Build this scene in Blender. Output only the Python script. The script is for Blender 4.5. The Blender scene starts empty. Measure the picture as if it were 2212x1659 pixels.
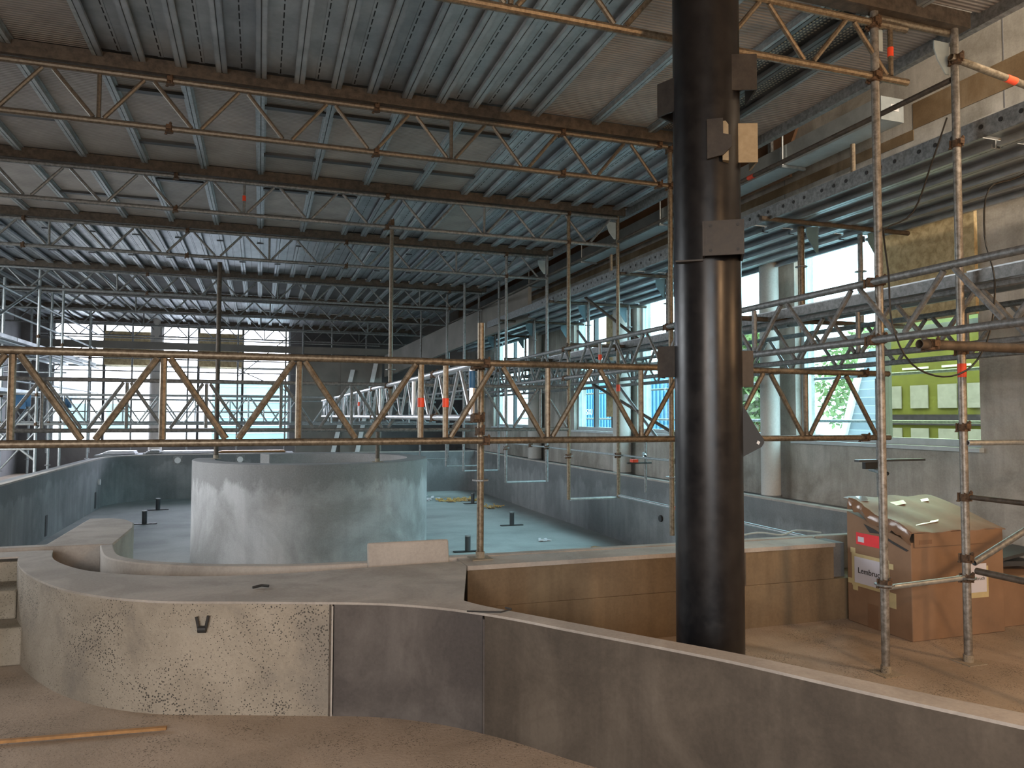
import bpy, bmesh, math, random
from mathutils import Vector, Matrix
random.seed(7)
sc = bpy.context.scene
COL = sc.collection
E0 = 1.6            # eye height above the near floor; all z values below are relative to the eye

# ---------------------------------------------------------------- camera
F = 1620.0; CX, CY = 1106.0, 829.5
def _d(px, py): return Vector(((px-CX)/F, -(py-CY)/F, -1.0))
_Y = _d(560, 898).normalized()
_X = _d(5945, 914); _X = (_X - _Y*(_X.dot(_Y))).normalized()
_Z = _X.cross(_Y)
cam = bpy.data.objects.new('camera', bpy.data.cameras.new('camera'))
COL.objects.link(cam)
m3 = Matrix((_X, _Y, _Z))
cam.matrix_world = Matrix.Translation((0, 0, E0)) @ m3.to_4x4()
cam.data.sensor_width = 36; cam.data.lens = F/2212*36
cam.data.clip_start = 0.05; cam.data.clip_end = 300
sc.camera = cam

# ---------------------------------------------------------------- world, lamps, exposure
sc.view_settings.view_transform = 'Standard'; sc.view_settings.look = 'None'
sc.view_settings.exposure = 0.78; sc.view_settings.gamma = 1.0
sc.view_settings.use_curve_mapping = False
w = bpy.data.worlds.new('world'); sc.world = w; w.use_nodes = True
nt = w.node_tree; nt.nodes.clear()
wo = nt.nodes.new('ShaderNodeOutputWorld'); bg = nt.nodes.new('ShaderNodeBackground')
tc = nt.nodes.new('ShaderNodeTexCoord'); sx = nt.nodes.new('ShaderNodeSeparateXYZ')
cr = nt.nodes.new('ShaderNodeValToRGB')
cr.color_ramp.elements[0].position = 0.0; cr.color_ramp.elements[0].color = (0.30, 0.33, 0.34, 1)
cr.color_ramp.elements[1].position = 0.08; cr.color_ramp.elements[1].color = (0.93, 0.97, 1.0, 1)
nt.links.new(tc.outputs['Generated'], sx.inputs[0]); nt.links.new(sx.outputs['Z'], cr.inputs[0])
nt.links.new(cr.outputs[0], bg.inputs[0]); nt.links.new(bg.outputs[0], wo.inputs[0])
bg.inputs[1].default_value = 9.0

def lamp(name, kind, loc, energy, col, size=0.1, rot=None, **k):
    l = bpy.data.lights.new(name, kind); l.energy = energy; l.color = col
    if kind == 'AREA': l.size = size
    else: l.shadow_soft_size = size
    for a, b in k.items(): setattr(l, a, b)
    o = bpy.data.objects.new(name, l); COL.objects.link(o)
    o.location = (loc[0], loc[1], loc[2]+E0)
    if rot: o.rotation_euler = rot
    return o
# warm site floodlights standing behind and to the right of the photographer
lamp('site_floodlight', 'POINT', (3.1, -0.7, 1.25), 130, (1.0, 0.60, 0.30), 0.12)
lamp('site_floodlight', 'POINT', (5.6, 1.3, 0.9), 70, (1.0, 0.58, 0.27), 0.10)
lamp('unseen_light', 'POINT', (-2.2, -2.2, 0.8), 190, (1.0, 0.80, 0.64), 0.35)  # soft fill added behind the camera to brighten the interior, no known lamp
lamp('unseen_light', 'POINT', (5.0, 1.6, 3.9), 420, (1.0, 0.84, 0.66), 0.2)
# light portals in the window openings (they only guide the daylight sampling)
def portal(loc, sx_, sy_, rot):
    o = lamp('window_portal', 'AREA', loc, 1, (1, 1, 1), sx_, rot)
    o.data.shape = 'RECTANGLE'; o.data.size_y = sy_; o.data.cycles.is_portal = True
portal((6.62, 13.1, 0.98), 2.6, 16.2, (0, math.radians(90), 0))
portal((-6.55, 12.25, 1.1), 2.6, 7.5, (0, math.radians(-90), 0))  # serves the added opening in the left wall
portal((-1.5, -4.22, 0.85), 4.0, 2.1, (math.radians(90), 0, 0))  # serves the added opening behind the camera
portal((-2.3, 24.32, 0.9), 6.6, 3.7, (math.radians(-90), 0, 0))
sc.cycles.use_denoising = True
sc.cycles.max_bounces = 8; sc.cycles.diffuse_bounces = 5; sc.cycles.glossy_bounces = 3
sc.cycles.transparent_max_bounces = 12
sc.cycles.sample_clamp_indirect = 4.0

# ---------------------------------------------------------------- materials
def ramp(nt, fac, stops):
    r = nt.nodes.new('ShaderNodeValToRGB')
    e = r.color_ramp.elements
    while len(e) < len(stops): e.new(0.5)
    for i, (p, c) in enumerate(stops): e[i].position = p; e[i].color = (*c, 1) if len(c) == 3 else c
    nt.links.new(fac, r.inputs[0]); return r.outputs[0]
def noise(nt, co, scale, detail=4, rough=0.6, dist=0.0):
    n = nt.nodes.new('ShaderNodeTexNoise'); n.inputs['Scale'].default_value = scale
    n.inputs['Detail'].default_value = detail; n.inputs['Roughness'].default_value = rough
    n.inputs['Distortion'].default_value = dist
    nt.links.new(co, n.inputs['Vector']); return n.outputs['Fac']
def mixc(nt, fac, a, b, mode='MIX'):
    m = nt.nodes.new('ShaderNodeMix'); m.data_type = 'RGBA'; m.blend_type = mode
    for s, v in ((0, fac), (6, a), (7, b)):
        if hasattr(v, 'is_output') or isinstance(v, bpy.types.NodeSocket): nt.links.new(v, m.inputs[s])
        elif s == 0: m.inputs[0].default_value = v
        else: m.inputs[s].default_value = (*v, 1)
    return m.outputs[2]
def mapping(nt, co, scale):
    mp = nt.nodes.new('ShaderNodeMapping'); mp.inputs['Scale'].default_value = scale
    nt.links.new(co, mp.inputs['Vector']); return mp.outputs[0]
def base(name, rough=0.8, metal=0.0):
    m = bpy.data.materials.new(name); m.use_nodes = True
    nt = m.node_tree; b = nt.nodes['Principled BSDF']
    b.inputs['Roughness'].default_value = rough; b.inputs['Metallic'].default_value = metal
    g = nt.nodes.new('ShaderNodeNewGeometry')
    return m, nt, b, g.outputs['Position']
def bump(nt, b, h, strength, dist):
    bp = nt.nodes.new('ShaderNodeBump'); bp.inputs['Strength'].default_value = strength
    bp.inputs['Distance'].default_value = dist
    nt.links.new(h, bp.inputs['Height']); nt.links.new(bp.outputs[0], b.inputs['Normal'])
def concrete(name, dark, mid, light, scale=1.3, streak=0.0, pits=0.0, rough=0.85, contrast=0.13, band=None):
    m, nt, b, co = base(name, rough)
    n1 = noise(nt, co, scale, 6, 0.62, 0.4)
    c = ramp(nt, n1, [(0.5-contrast, dark), (0.5, mid), (0.5+contrast, light)])
    if streak:
        ns = noise(nt, mapping(nt, co, (3.2, 3.2, 0.35)), 1.6, 4, 0.6)
        f = ramp(nt, ns, [(0.44, (0, 0, 0)), (0.62, (streak,)*3)])
        c = mixc(nt, f, c, tuple(x*0.62 for x in dark))
    if band:      # damp stain below the top edge: ragged lower border
        sp = nt.nodes.new('ShaderNodeSeparateXYZ'); nt.links.new(co, sp.inputs[0])
        nb = noise(nt, mapping(nt, co, (1.5, 1.5, 0.8)), 1.7, 5, 0.65)
        ma = nt.nodes.new('ShaderNodeMath'); ma.operation = 'MULTIPLY_ADD'; nt.links.new(nb, ma.inputs[0]); ma.inputs[1].default_value = band[2]; nt.links.new(sp.outputs['Z'], ma.inputs[2])
        f = ramp(nt, ma.outputs[0], [(0.0, (0, 0, 0)), (1.0, (band[3],)*3)])
        mr = nt.nodes.new('ShaderNodeMapRange'); nt.links.new(ma.outputs[0], mr.inputs[0]); mr.inputs['From Min'].default_value = band[0]; mr.inputs['From Max'].default_value = band[1]; mr.inputs['To Max'].default_value = band[3]
        c = mixc(nt, mr.outputs[0], c, tuple(x*0.55 for x in dark))
    nf = noise(nt, co, 55, 3, 0.7)
    c = mixc(nt, 0.35, c, ramp(nt, nf, [(0.3, tuple(x*0.75 for x in mid)), (0.7, tuple(min(1, x*1.2) for x in mid))]))
    h = nf
    if pits:
        v = nt.nodes.new('ShaderNodeTexVoronoi'); v.inputs['Scale'].default_value = 75
        nt.links.new(co, v.inputs['Vector'])
        pm = noise(nt, co, 3.0, 4, 0.7)
        ad = nt.nodes.new('ShaderNodeMath'); ad.operation = 'MULTIPLY_ADD'
        nt.links.new(pm, ad.inputs[0]); ad.inputs[1].default_value = -1.0; nt.links.new(v.outputs['Distance'], ad.inputs[2])
        a2 = nt.nodes.new('ShaderNodeMath'); a2.operation = 'ADD'; nt.links.new(ad.outputs[0], a2.inputs[0]); a2.inputs[1].default_value = 0.30
        pf = ramp(nt, a2.outputs[0], [(0.0, (pits,)*3), (0.001, (pits,)*3), (0.03, (0, 0, 0))])
        c = mixc(nt, pf, c, tuple(x*0.35 for x in dark))
    nt.links.new(c, b.inputs['Base Color'])
    bump(nt, b, n1 if not pits else h, 0.25, 0.02)
    return m
def metal(name, a, c, rough=0.42, metallic=0.75, scale=14, bumpy=0.1):
    m, nt, b, co = base(name, rough, metallic)
    n = noise(nt, co, scale, 5, 0.7)
    col = ramp(nt, n, [(0.36, a), (0.64, c)])
    nt.links.new(col, b.inputs['Base Color'])
    r = nt.nodes.new('ShaderNodeMapRange'); r.inputs['To Min'].default_value = rough-0.1; r.inputs['To Max'].default_value = rough+0.18
    nt.links.new(n, r.inputs[0]); nt.links.new(r.outputs[0], b.inputs['Roughness'])
    bump(nt, b, n, bumpy, 0.004)
    return m
def plain(name, col, rough=0.7, metallic=0.0, var=0.12, scale=8):
    m, nt, b, co = base(name, rough, metallic)
    n = noise(nt, co, scale, 4, 0.6)
    nt.links.new(ramp(nt, n, [(0.3, tuple(x*(1-var) for x in col)), (0.7, tuple(min(1, x*(1+var)) for x in col))]), b.inputs['Base Color'])
    return m

M = {}
M['floor'] = concrete('dusty_floor', (0.27, 0.22, 0.17), (0.37, 0.30, 0.235), (0.44, 0.36, 0.29), 1.6, 0, 0.75)
M['wall_tan'] = concrete('pitted_tan_concrete', (0.20, 0.18, 0.155), (0.31, 0.27, 0.215), (0.39, 0.345, 0.28), 2.2, 0.0, 1.0)
M['wall_dark'] = concrete('dark_smooth_concrete', (0.06, 0.052, 0.05), (0.105, 0.092, 0.085), (0.16, 0.143, 0.132), 2.2, 0.3)
M['wall_brown'] = concrete('brown_stained_concrete', (0.055, 0.044, 0.034), (0.105, 0.085, 0.066), (0.16, 0.132, 0.105), 2.3, 0.55)
M['coping'] = concrete('dusty_coping', (0.30, 0.27, 0.24), (0.39, 0.355, 0.32), (0.46, 0.42, 0.38), 2.4, 0.12, 0.0, 0.9, 0.10)
M['strip'] = concrete('tan_concrete', (0.12, 0.085, 0.05), (0.18, 0.13, 0.08), (0.24, 0.18, 0.11), 1.1, 0.5)
M['step'] = concrete('step_concrete', (0.20, 0.17, 0.125), (0.29, 0.25, 0.19), (0.36, 0.31, 0.25), 2.0, 0, 0.6)
M['pool'] = concrete('grey_pool_concrete', (0.15, 0.16, 0.165), (0.235, 0.245, 0.25), (0.33, 0.34, 0.345), 0.9, 0.4, band=(0.75, 0.85, 0.9, 0.6))
M['poolfloor'] = concrete('pale_pool_floor', (0.23, 0.24, 0.235), (0.36, 0.38, 0.37), (0.46, 0.48, 0.47), 0.5, 0)
M['drum'] = concrete('drum_concrete', (0.20, 0.195, 0.19), (0.36, 0.36, 0.36), (0.52, 0.52, 0.53), 0.9, 0.25, band=(1.14, 1.27, 1.1, 0.75))
M['rwall'] = concrete('right_wall_concrete', (0.20, 0.185, 0.155), (0.38, 0.36, 0.32), (0.52, 0.50, 0.46), 1.5, 0.45)
M['farwall'] = concrete('far_wall_concrete', (0.10, 0.10, 0.105), (0.16, 0.16, 0.165), (0.22, 0.22, 0.225), 0.6, 0.1)
M['column'] = concrete('column_concrete', (0.40, 0.39, 0.36), (0.50, 0.49, 0.46), (0.60, 0.58, 0.55), 0.9, 0.15)
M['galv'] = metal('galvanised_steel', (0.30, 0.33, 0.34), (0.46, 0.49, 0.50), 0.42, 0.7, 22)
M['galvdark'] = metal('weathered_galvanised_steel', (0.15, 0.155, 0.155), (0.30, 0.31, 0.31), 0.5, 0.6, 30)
M['rustgalv'] = metal('dusty_brown_tube', (0.13, 0.10, 0.068), (0.27, 0.225, 0.165), 0.40, 0.6, 40)
M['bright'] = metal('bright_aluminium', (0.62, 0.63, 0.66), (0.78, 0.79, 0.82), 0.33, 0.8, 18, 0.05)
M['rust'] = metal('rusty_clamp_steel', (0.06, 0.036, 0.022), (0.16, 0.10, 0.06), 0.7, 0.4, 60, 0.4)
M['polegrey'] = metal('dusty_grey_pole', (0.17, 0.155, 0.135), (0.36, 0.34, 0.31), 0.42, 0.6, 30)
M['dullbrown'] = metal('dull_brown_tube', (0.12, 0.10, 0.075), (0.21, 0.18, 0.145), 0.45, 0.55, 40)
M['brownsteel'] = metal('dusty_brown_beam', (0.055, 0.043, 0.033), (0.12, 0.095, 0.072), 0.6, 0.3, 18)
M['black'] = metal('black_painted_steel', (0.010, 0.010, 0.012), (0.020, 0.019, 0.020), 0.30, 0.3, 9, 0.08)
M['blackplate'] = metal('dark_plate_steel', (0.035, 0.030, 0.027), (0.06, 0.052, 0.045), 0.5, 0.35, 12)
M['primer'] = metal('tan_primer_plate', (0.30, 0.24, 0.15), (0.40, 0.33, 0.22), 0.6, 0.2, 12)
M['blue'] = plain('blue_paint', (0.03, 0.13, 0.27), 0.5)
M['cyanbrk'] = plain('blue_grey_bracket', (0.12, 0.22, 0.27), 0.5)
M['palebrk'] = plain('pale_grey_bracket', (0.38, 0.45, 0.46), 0.5)
M['red'] = plain('orange_red_tape', (0.80, 0.07, 0.02), 0.5)
M['white'] = plain('white_paint', (0.72, 0.72, 0.72), 0.6)
M['osb'] = concrete('strand_board', (0.26, 0.20, 0.10), (0.42, 0.34, 0.19), (0.55, 0.45, 0.27), 14, 0)
M['wood'] = plain('raw_timber', (0.36, 0.19, 0.07), 0.7, 0, 0.25, 20)
M['brownboard'] = plain('brown_formwork_board', (0.16, 0.085, 0.045), 0.6, 0, 0.25, 2)
M['greyboard'] = plain('grey_formwork_board', (0.20, 0.185, 0.165), 0.75, 0, 0.2, 1.5)
M['darkgrey'] = plain('dark_grey_frame', (0.05, 0.055, 0.06), 0.5)
M['greyframe'] = plain('grey_window_frame', (0.42, 0.47, 0.49), 0.5)
M['duct'] = metal('duct_sheet_steel', (0.50, 0.56, 0.58), (0.62, 0.68, 0.70), 0.35, 0.55, 6, 0.03)
M['card'] = plain('cardboard', (0.25, 0.155, 0.095), 0.8, 0, 0.12, 5)
M['cardtop'] = plain('dusty_cardboard_lid', (0.26, 0.165, 0.115), 0.55, 0, 0.2, 5)
M['tape'] = plain('glossy_brown_tape', (0.22, 0.13, 0.08), 0.15)
M['cleartape'] = plain('glossy_clear_tape', (0.45, 0.47, 0.48), 0.08)
M['masking'] = plain('masking_tape', (0.55, 0.47, 0.26), 0.7)
M['paper'] = plain('white_paper', (0.62, 0.63, 0.72), 0.7, 0, 0.03)
M['redlabel'] = plain('red_label', (0.75, 0.02, 0.03), 0.5)
M['ink'] = plain('black_ink', (0.02, 0.02, 0.02), 0.6)
M['cable'] = plain('black_rubber', (0.02, 0.018, 0.015), 0.5)
M['palm'] = plain('green_leaves', (0.22, 0.27, 0.11), 0.8, 0, 0.4, 3)
M['lime'] = plain('lime_green_render', (0.14, 0.13, 0.025), 0.8, 0, 0.2, 2)
M['mauve'] = plain('pale_mauve_pane', (0.30, 0.27, 0.30), 0.6)
M['plum'] = plain('dark_plum_paint', (0.03, 0.018, 0.04), 0.7)
M['container'] = plain('blue_container_paint', (0.03, 0.14, 0.24), 0.5)
M['ground'] = plain('pale_ground', (0.22, 0.23, 0.23), 0.9, 0, 0.25, 0.6)
M['teal'] = plain('teal_cladding', (0.10, 0.20, 0.19), 0.6, 0, 0.15, 1)
M['cream'] = plain('cream_render', (0.62, 0.60, 0.52), 0.8)
M['rubble'] = plain('yellow_insulation_scraps', (0.62, 0.40, 0.14), 0.9, 0, 0.3, 40)
M['sheet'] = plain('white_plastic_sheet', (0.75, 0.74, 0.78), 0.4)

def glassmat(name, tint):
    m = bpy.data.materials.new(name); m.use_nodes = True; nt = m.node_tree
    nt.nodes.remove(nt.nodes['Principled BSDF']); out = nt.nodes['Material Output']
    t = nt.nodes.new('ShaderNodeBsdfTransparent'); t.inputs[0].default_value = (*tint, 1)
    g = nt.nodes.new('ShaderNodeBsdfGlossy'); g.inputs['Roughness'].default_value = 0.03
    f = nt.nodes.new('ShaderNodeFresnel'); f.inputs[0].default_value = 1.35
    mx = nt.nodes.new('ShaderNodeMixShader')
    ge = nt.nodes.new('ShaderNodeNewGeometry'); iv = nt.nodes.new('ShaderNodeMath'); iv.operation = 'SUBTRACT'; iv.inputs[0].default_value = 1.0
    nt.links.new(ge.outputs['Backfacing'], iv.inputs[1])      # the inner face of a thin pane must not reflect totally
    ml = nt.nodes.new('ShaderNodeMath'); ml.operation = 'MULTIPLY'; nt.links.new(f.outputs[0], ml.inputs[0]); nt.links.new(iv.outputs[0], ml.inputs[1])
    nt.links.new(ml.outputs[0], mx.inputs[0]); nt.links.new(t.outputs[0], mx.inputs[1]); nt.links.new(g.outputs[0], mx.inputs[2])
    nt.links.new(mx.outputs[0], out.inputs[0]); return m
M['glass_cyan'] = glassmat('blue_green_glass', (0.66, 0.84, 0.88))
M['glass'] = glassmat('clear_glass', (0.93, 0.94, 1.0))
M['glass_lime'] = glassmat('yellow_green_glass', (0.62, 0.70, 0.56))

def deckmat(name, a, c, kind):
    m, nt, b, co = base(name, 0.40 if kind != 'panel' else 0.6, 0.65 if kind != 'panel' else 0.25)
    tcn = nt.nodes.new('ShaderNodeTexCoord'); ob = tcn.outputs['Object']
    oi = nt.nodes.new('ShaderNodeObjectInfo')
    n = noise(nt, co, 3.5, 5, 0.65)
    col = ramp(nt, n, [(0.34, a), (0.66, c)])
    rnd = ramp(nt, oi.outputs['Random'], [(0.0, (0.72, 0.74, 0.76)), (1.0, (1.12, 1.12, 1.10))])
    col = mixc(nt, 1.0, col, rnd, 'MULTIPLY')
    if kind == 'panel':
        wv = nt.nodes.new('ShaderNodeTexWave'); wv.bands_direction = 'Y'; wv.inputs['Scale'].default_value = 9.5
        nt.links.new(ob, wv.inputs['Vector'])
        col = mixc(nt, 0.35, col, ramp(nt, wv.outputs['Fac'], [(0.2, tuple(x*0.55 for x in a)), (0.8, c)]))
        bump(nt, b, wv.outputs['Fac'], 0.5, 0.01)
    else:
        s = nt.nodes.new('ShaderNodeSeparateXYZ'); nt.links.new(ob, s.inputs[0])
        def mth(op, i, v):
            q = nt.nodes.new('ShaderNodeMath'); q.operation = op
            nt.links.new(i, q.inputs[0])
            if isinstance(v, (int, float)): q.inputs[1].default_value = v
            else: nt.links.new(v, q.inputs[1])
            return q.outputs[0]
        if kind == 'seam':      # a row of short slots down the middle of the plank
            ax = mth('ABSOLUTE', s.outputs['X'], 0); dx = mth('LESS_THAN', ax, 0.0045)
            fy = mth('FRACT', mth('MULTIPLY', s.outputs['Y'], 9.0), 0); dy = mth('LESS_THAN', fy, 0.72)
            f = mth('MULTIPLY', dx, dy)
        else:                   # perforated tread: rows of small holes, light shining through painted as pale dots
            fx = mth('SUBTRACT', mth('FRACT', mth('MULTIPLY', s.outputs['X'], 30.0), 0), 0.5)
            fy = mth('SUBTRACT', mth('FRACT', mth('MULTIPLY', s.outputs['Y'], 30.0), 0), 0.5)
            r2 = mth('ADD', mth('MULTIPLY', fx, fx), mth('MULTIPLY', fy, fy))
            f = mth('LESS_THAN', r2, 0.08)
            f = mth('MULTIPLY', f, mth('LESS_THAN', mth('ABSOLUTE', s.outputs['X'], 0), 0.10))
        col = mixc(nt, f, col, (0.01, 0.01, 0.01) if kind == 'seam' else (0.75, 0.68, 0.52))
    nt.links.new(col, b.inputs['Base Color'])
    return m
M['deck'] = deckmat('galvanised_deck', (0.38, 0.40, 0.42), (0.56, 0.58, 0.60), 'seam')
M['deckperf'] = deckmat('perforated_deck', (0.16, 0.155, 0.15), (0.27, 0.26, 0.25), 'perf')
M['deckpanel'] = deckmat('ribbed_deck_panel', (0.30, 0.265, 0.24), (0.46, 0.41, 0.375), 'panel')
M['deckdark'] = plain('dark_plywood_deck', (0.075, 0.07, 0.065), 0.7, 0, 0.3, 2)

# ---------------------------------------------------------------- mesh helpers
W = {}                                   # world position of every empty / object (no rotations on parents)
def tag(o, label=None, cat=None, group=None, kind=None):
    if label: o['label'] = label
    if cat: o['category'] = cat
    if group: o['group'] = group
    if kind: o['kind'] = kind
    return o
def empty(name, loc, label=None, cat=None, group=None, kind=None):
    o = bpy.data.objects.new(name, None); COL.objects.link(o)
    o.empty_display_size = 0.1; o.location = (loc[0], loc[1], loc[2]+E0); W[o] = Vector(loc)
    return tag(o, label, cat, group, kind)
def place(name, me, loc, parent=None, rot=None):
    o = bpy.data.objects.new(name, me); COL.objects.link(o); W[o] = Vector(loc)
    if parent is not None: o.parent = parent; o.location = Vector(loc) - W[parent]
    else: o.location = (loc[0], loc[1], loc[2]+E0)
    if rot: o.rotation_euler = rot
    return o
class MB:
    def __init__(s): s.v = []; s.f = []
    def box(s, x0, x1, y0, y1, z0, z1):
        b = len(s.v)
        s.v += [(x, y, z) for z in (z0, z1) for x, y in ((x0, y0), (x1, y0), (x1, y1), (x0, y1))]
        s.f += [tuple(b+i for i in q) for q in ((3, 2, 1, 0), (4, 5, 6, 7), (0, 1, 5, 4), (1, 2, 6, 5), (2, 3, 7, 6), (3, 0, 4, 7))]
        return s
    def obox(s, c, ax, ay, az):          # oriented box: centre and three half vectors
        b = len(s.v); c, ax, ay, az = map(Vector, (c, ax, ay, az))
        s.v += [tuple(c+ax*i+ay*j+az*k) for k in (-1, 1) for i, j in ((-1, -1), (1, -1), (1, 1), (-1, 1))]
        s.f += [tuple(b+i for i in q) for q in ((3, 2, 1, 0), (4, 5, 6, 7), (0, 1, 5, 4), (1, 2, 6, 5), (2, 3, 7, 6), (3, 0, 4, 7))]
        return s
    def tube(s, p, q, r, n=10, r2=None, hollow=False):
        p, q = Vector(p), Vector(q); d = (q-p).normalized()
        u = d.cross(Vector((0, 0, 1)));  u = u.normalized() if u.length > 1e-4 else Vector((1, 0, 0))
        v = d.cross(u); b = len(s.v); r2 = r if r2 is None else r2
        for c, rr in ((p, r), (q, r2)):
            s.v += [tuple(c + (u*math.cos(a)+v*math.sin(a))*rr) for a in [2*math.pi*i/n for i in range(n)]]
        s.f += [(b+i, b+(i+1) % n, b+n+(i+1) % n, b+n+i) for i in range(n)]
        if not hollow: s.f += [tuple(b+n-1-i for i in range(n)), tuple(b+n+i for i in range(n))]
        else:
            c0 = len(s.v)
            for c, rr in ((p, r), (q, r2)):
                s.v += [tuple(c + (u*math.cos(a)+v*math.sin(a))*(rr-0.004)) for a in [2*math.pi*i/n for i in range(n)]]
            s.f += [(c0+(i+1) % n, c0+i, c0+n+i, c0+n+(i+1) % n) for i in range(n)]
            s.f += [(b+(i+1) % n, b+i, c0+i, c0+(i+1) % n) for i in range(n)]
            s.f += [(b+n+i, b+n+(i+1) % n, c0+n+(i+1) % n, c0+n+i) for i in range(n)]
        return s
    def poly(s, pts, r, n=8):
        for a, b in zip(pts, pts[1:]): s.tube(a, b, r, n)
        return s
    def prism(s, poly, z0, z1):
        a = sum(p[0]*q[1]-q[0]*p[1] for p, q in zip(poly, poly[1:]+poly[:1]))
        if a < 0: poly = poly[::-1]
        b = len(s.v); n = len(poly)
        s.v += [(x, y, z0) for x, y in poly] + [(x, y, z1) for x, y in poly]
        s.f += [(b+i, b+(i+1) % n, b+n+(i+1) % n, b+n+i) for i in range(n)]
        s.f += [tuple(b+n-1-i for i in range(n)), tuple(b+n+i for i in range(n))]
        return s
    def mesh(s, name, mat, org=(0, 0, 0)):
        me = bpy.data.meshes.new(name); ox, oy, oz = org
        me.from_pydata([(x-ox, y-oy, z-oz) for x, y, z in s.v], [], s.f)
        me.polygons.foreach_set('use_smooth', [True]*len(me.polygons))
        me.set_sharp_from_angle(angle=math.radians(35))
        me.materials.append(mat); return me
    def build(s, name, mat, parent=None, org=None, bevel=0):
        if org is None: org = tuple(W[parent]) if parent is not None else (0, 0, 0)
        o = place(name, s.mesh(name, mat, org), org, parent)
        if bevel:
            b = o.modifiers.new('bevel', 'BEVEL'); b.width = bevel; b.segments = 2; b.limit_method = 'ANGLE'; b.angle_limit = math.radians(40)
        return o
def smooth_line(pts, n=3):
    out = []
    for i in range(len(pts)-1):
        p0 = pts[max(i-1, 0)]; p1 = pts[i]; p2 = pts[i+1]; p3 = pts[min(i+2, len(pts)-1)]
        for k in range(n):
            t = k/n
            out.append(tuple(0.5*((2*b)+(-a+c)*t+(2*a-5*b+4*c-d)*t*t+(-a+3*b-3*c+d)*t**3) for a, b, c, d in zip(p0, p1, p2, p3)))
    out.append(tuple(pts[-1])); return out
def offset_line(pts, d):
    out = []
    for i, p in enumerate(pts):
        a = pts[max(i-1, 0)]; b = pts[min(i+1, len(pts)-1)]
        tx, ty = b[0]-a[0], b[1]-a[1]; l = math.hypot(tx, ty) or 1
        out.append((p[0]-ty/l*d, p[1]+tx/l*d))
    return out
_cache = {}
def cached(key, fn):
    if key not in _cache: _cache[key] = fn()
    return _cache[key]
def st(name, mb, mat, parent=None, org=None):
    o = mb.build(name, mat, parent, org)
    if parent is None: o['kind'] = 'structure'
    return o

# ================================================================= SETTING
# floors
fl = MB()
fl.box(-6.3, 6.6, -4.0, 4.9, -1.75, -1.6); fl.box(4.45, 6.6, 4.9, 6.35, -1.75, -1.6)
fl.box(6.3, 6.6, 6.35, 24.3, -1.75, -1.6); fl.box(-6.3, -3.7, 4.9, 24.3, -1.75, -1.6)
fl.box(-3.7, -1.56, 4.9, 6.3, -1.75, -1.6); fl.box(-3.7, 6.3, 21.1, 24.3, -1.75, -1.6)
FL_EDGE = [(-1.1, 6.3), (-1.25, 6.0), (-1.15, 5.75), (-0.95, 5.5), (-0.6, 5.35), (-0.2, 5.2), (0.3, 5.12), (4.5, 5.12), (4.5, 4.9), (-1.57, 4.9), (-1.57, 6.3)]
fl.prism(FL_EDGE, -1.75, -1.6)
st('floor', fl, M['floor'])
# far wall with one wide glazed opening
fw = MB()
fw.box(-6.3, -5.55, 24, 24.3, -1.7, 4.4); fw.box(0.88, 6.6, 24, 24.3, -1.7, 4.4)
fw.box(-5.55, 0.88, 24, 24.3, -1.7, -0.85); fw.box(-5.55, 0.88, 24, 24.3, 2.68, 4.4)
st('wall_back', fw, M['farwall'])
st('wall_left', MB().box(-6.5, -6.3, -4, 8.5, -1.7, 4.4).box(-6.5, -6.3, 16, 24.3, -1.7, 4.4).box(-6.5, -6.3, 8.5, 16, -1.7, -0.2).box(-6.5, -6.3, 8.5, 16, 2.4, 4.4), M['farwall'])  # unseen opening added in this wall to let more daylight in
st('wall_front', MB().box(-6.5, 6.6, -4.2, -4, -1.7, -0.2).box(-6.5, 6.6, -4.2, -4, 1.9, 4.4).box(-6.5, -3.5, -4.2, -4, -0.2, 1.9).box(0.5, 6.6, -4.2, -4, -0.2, 1.9), M['farwall'])  # opening behind the camera is invented, daylight through it fills the foreground
st('roof_slab', MB().box(-6.5, 6.8, -4.2, 24.5, 4.4, 4.6), M['farwall'])
# right wall with window openings
WX = 6.35
OP = [(5.22, 7.75), (8.2, 11.9), (12.3, 14.72), (17.6, 20.5)]
wr = MB(); prev = -4.0
for a, b in OP:
    wr.box(WX, WX+0.28, prev, a, -1.7, 2.95); prev = b
    wr.box(WX, WX+0.28, a, b, -1.7, -0.28); wr.box(WX, WX+0.28, a, b, 2.25, 2.95)
wr.box(WX, WX+0.28, prev, 24.3, -1.7, 2.95)
wr.box(WX+0.0, WX+0.28, -4.0, 24.3, 2.95, 4.4)
wall_r = st('wall_right', wr, M['rwall'])
# recessed horizontal shadow joints and trims on the upper wall
tr = MB().box(WX-0.02, WX, 3.0, 22, 2.62, 2.66)
tag(st('trim_1', tr, M['greyframe']), kind='structure')

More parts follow.
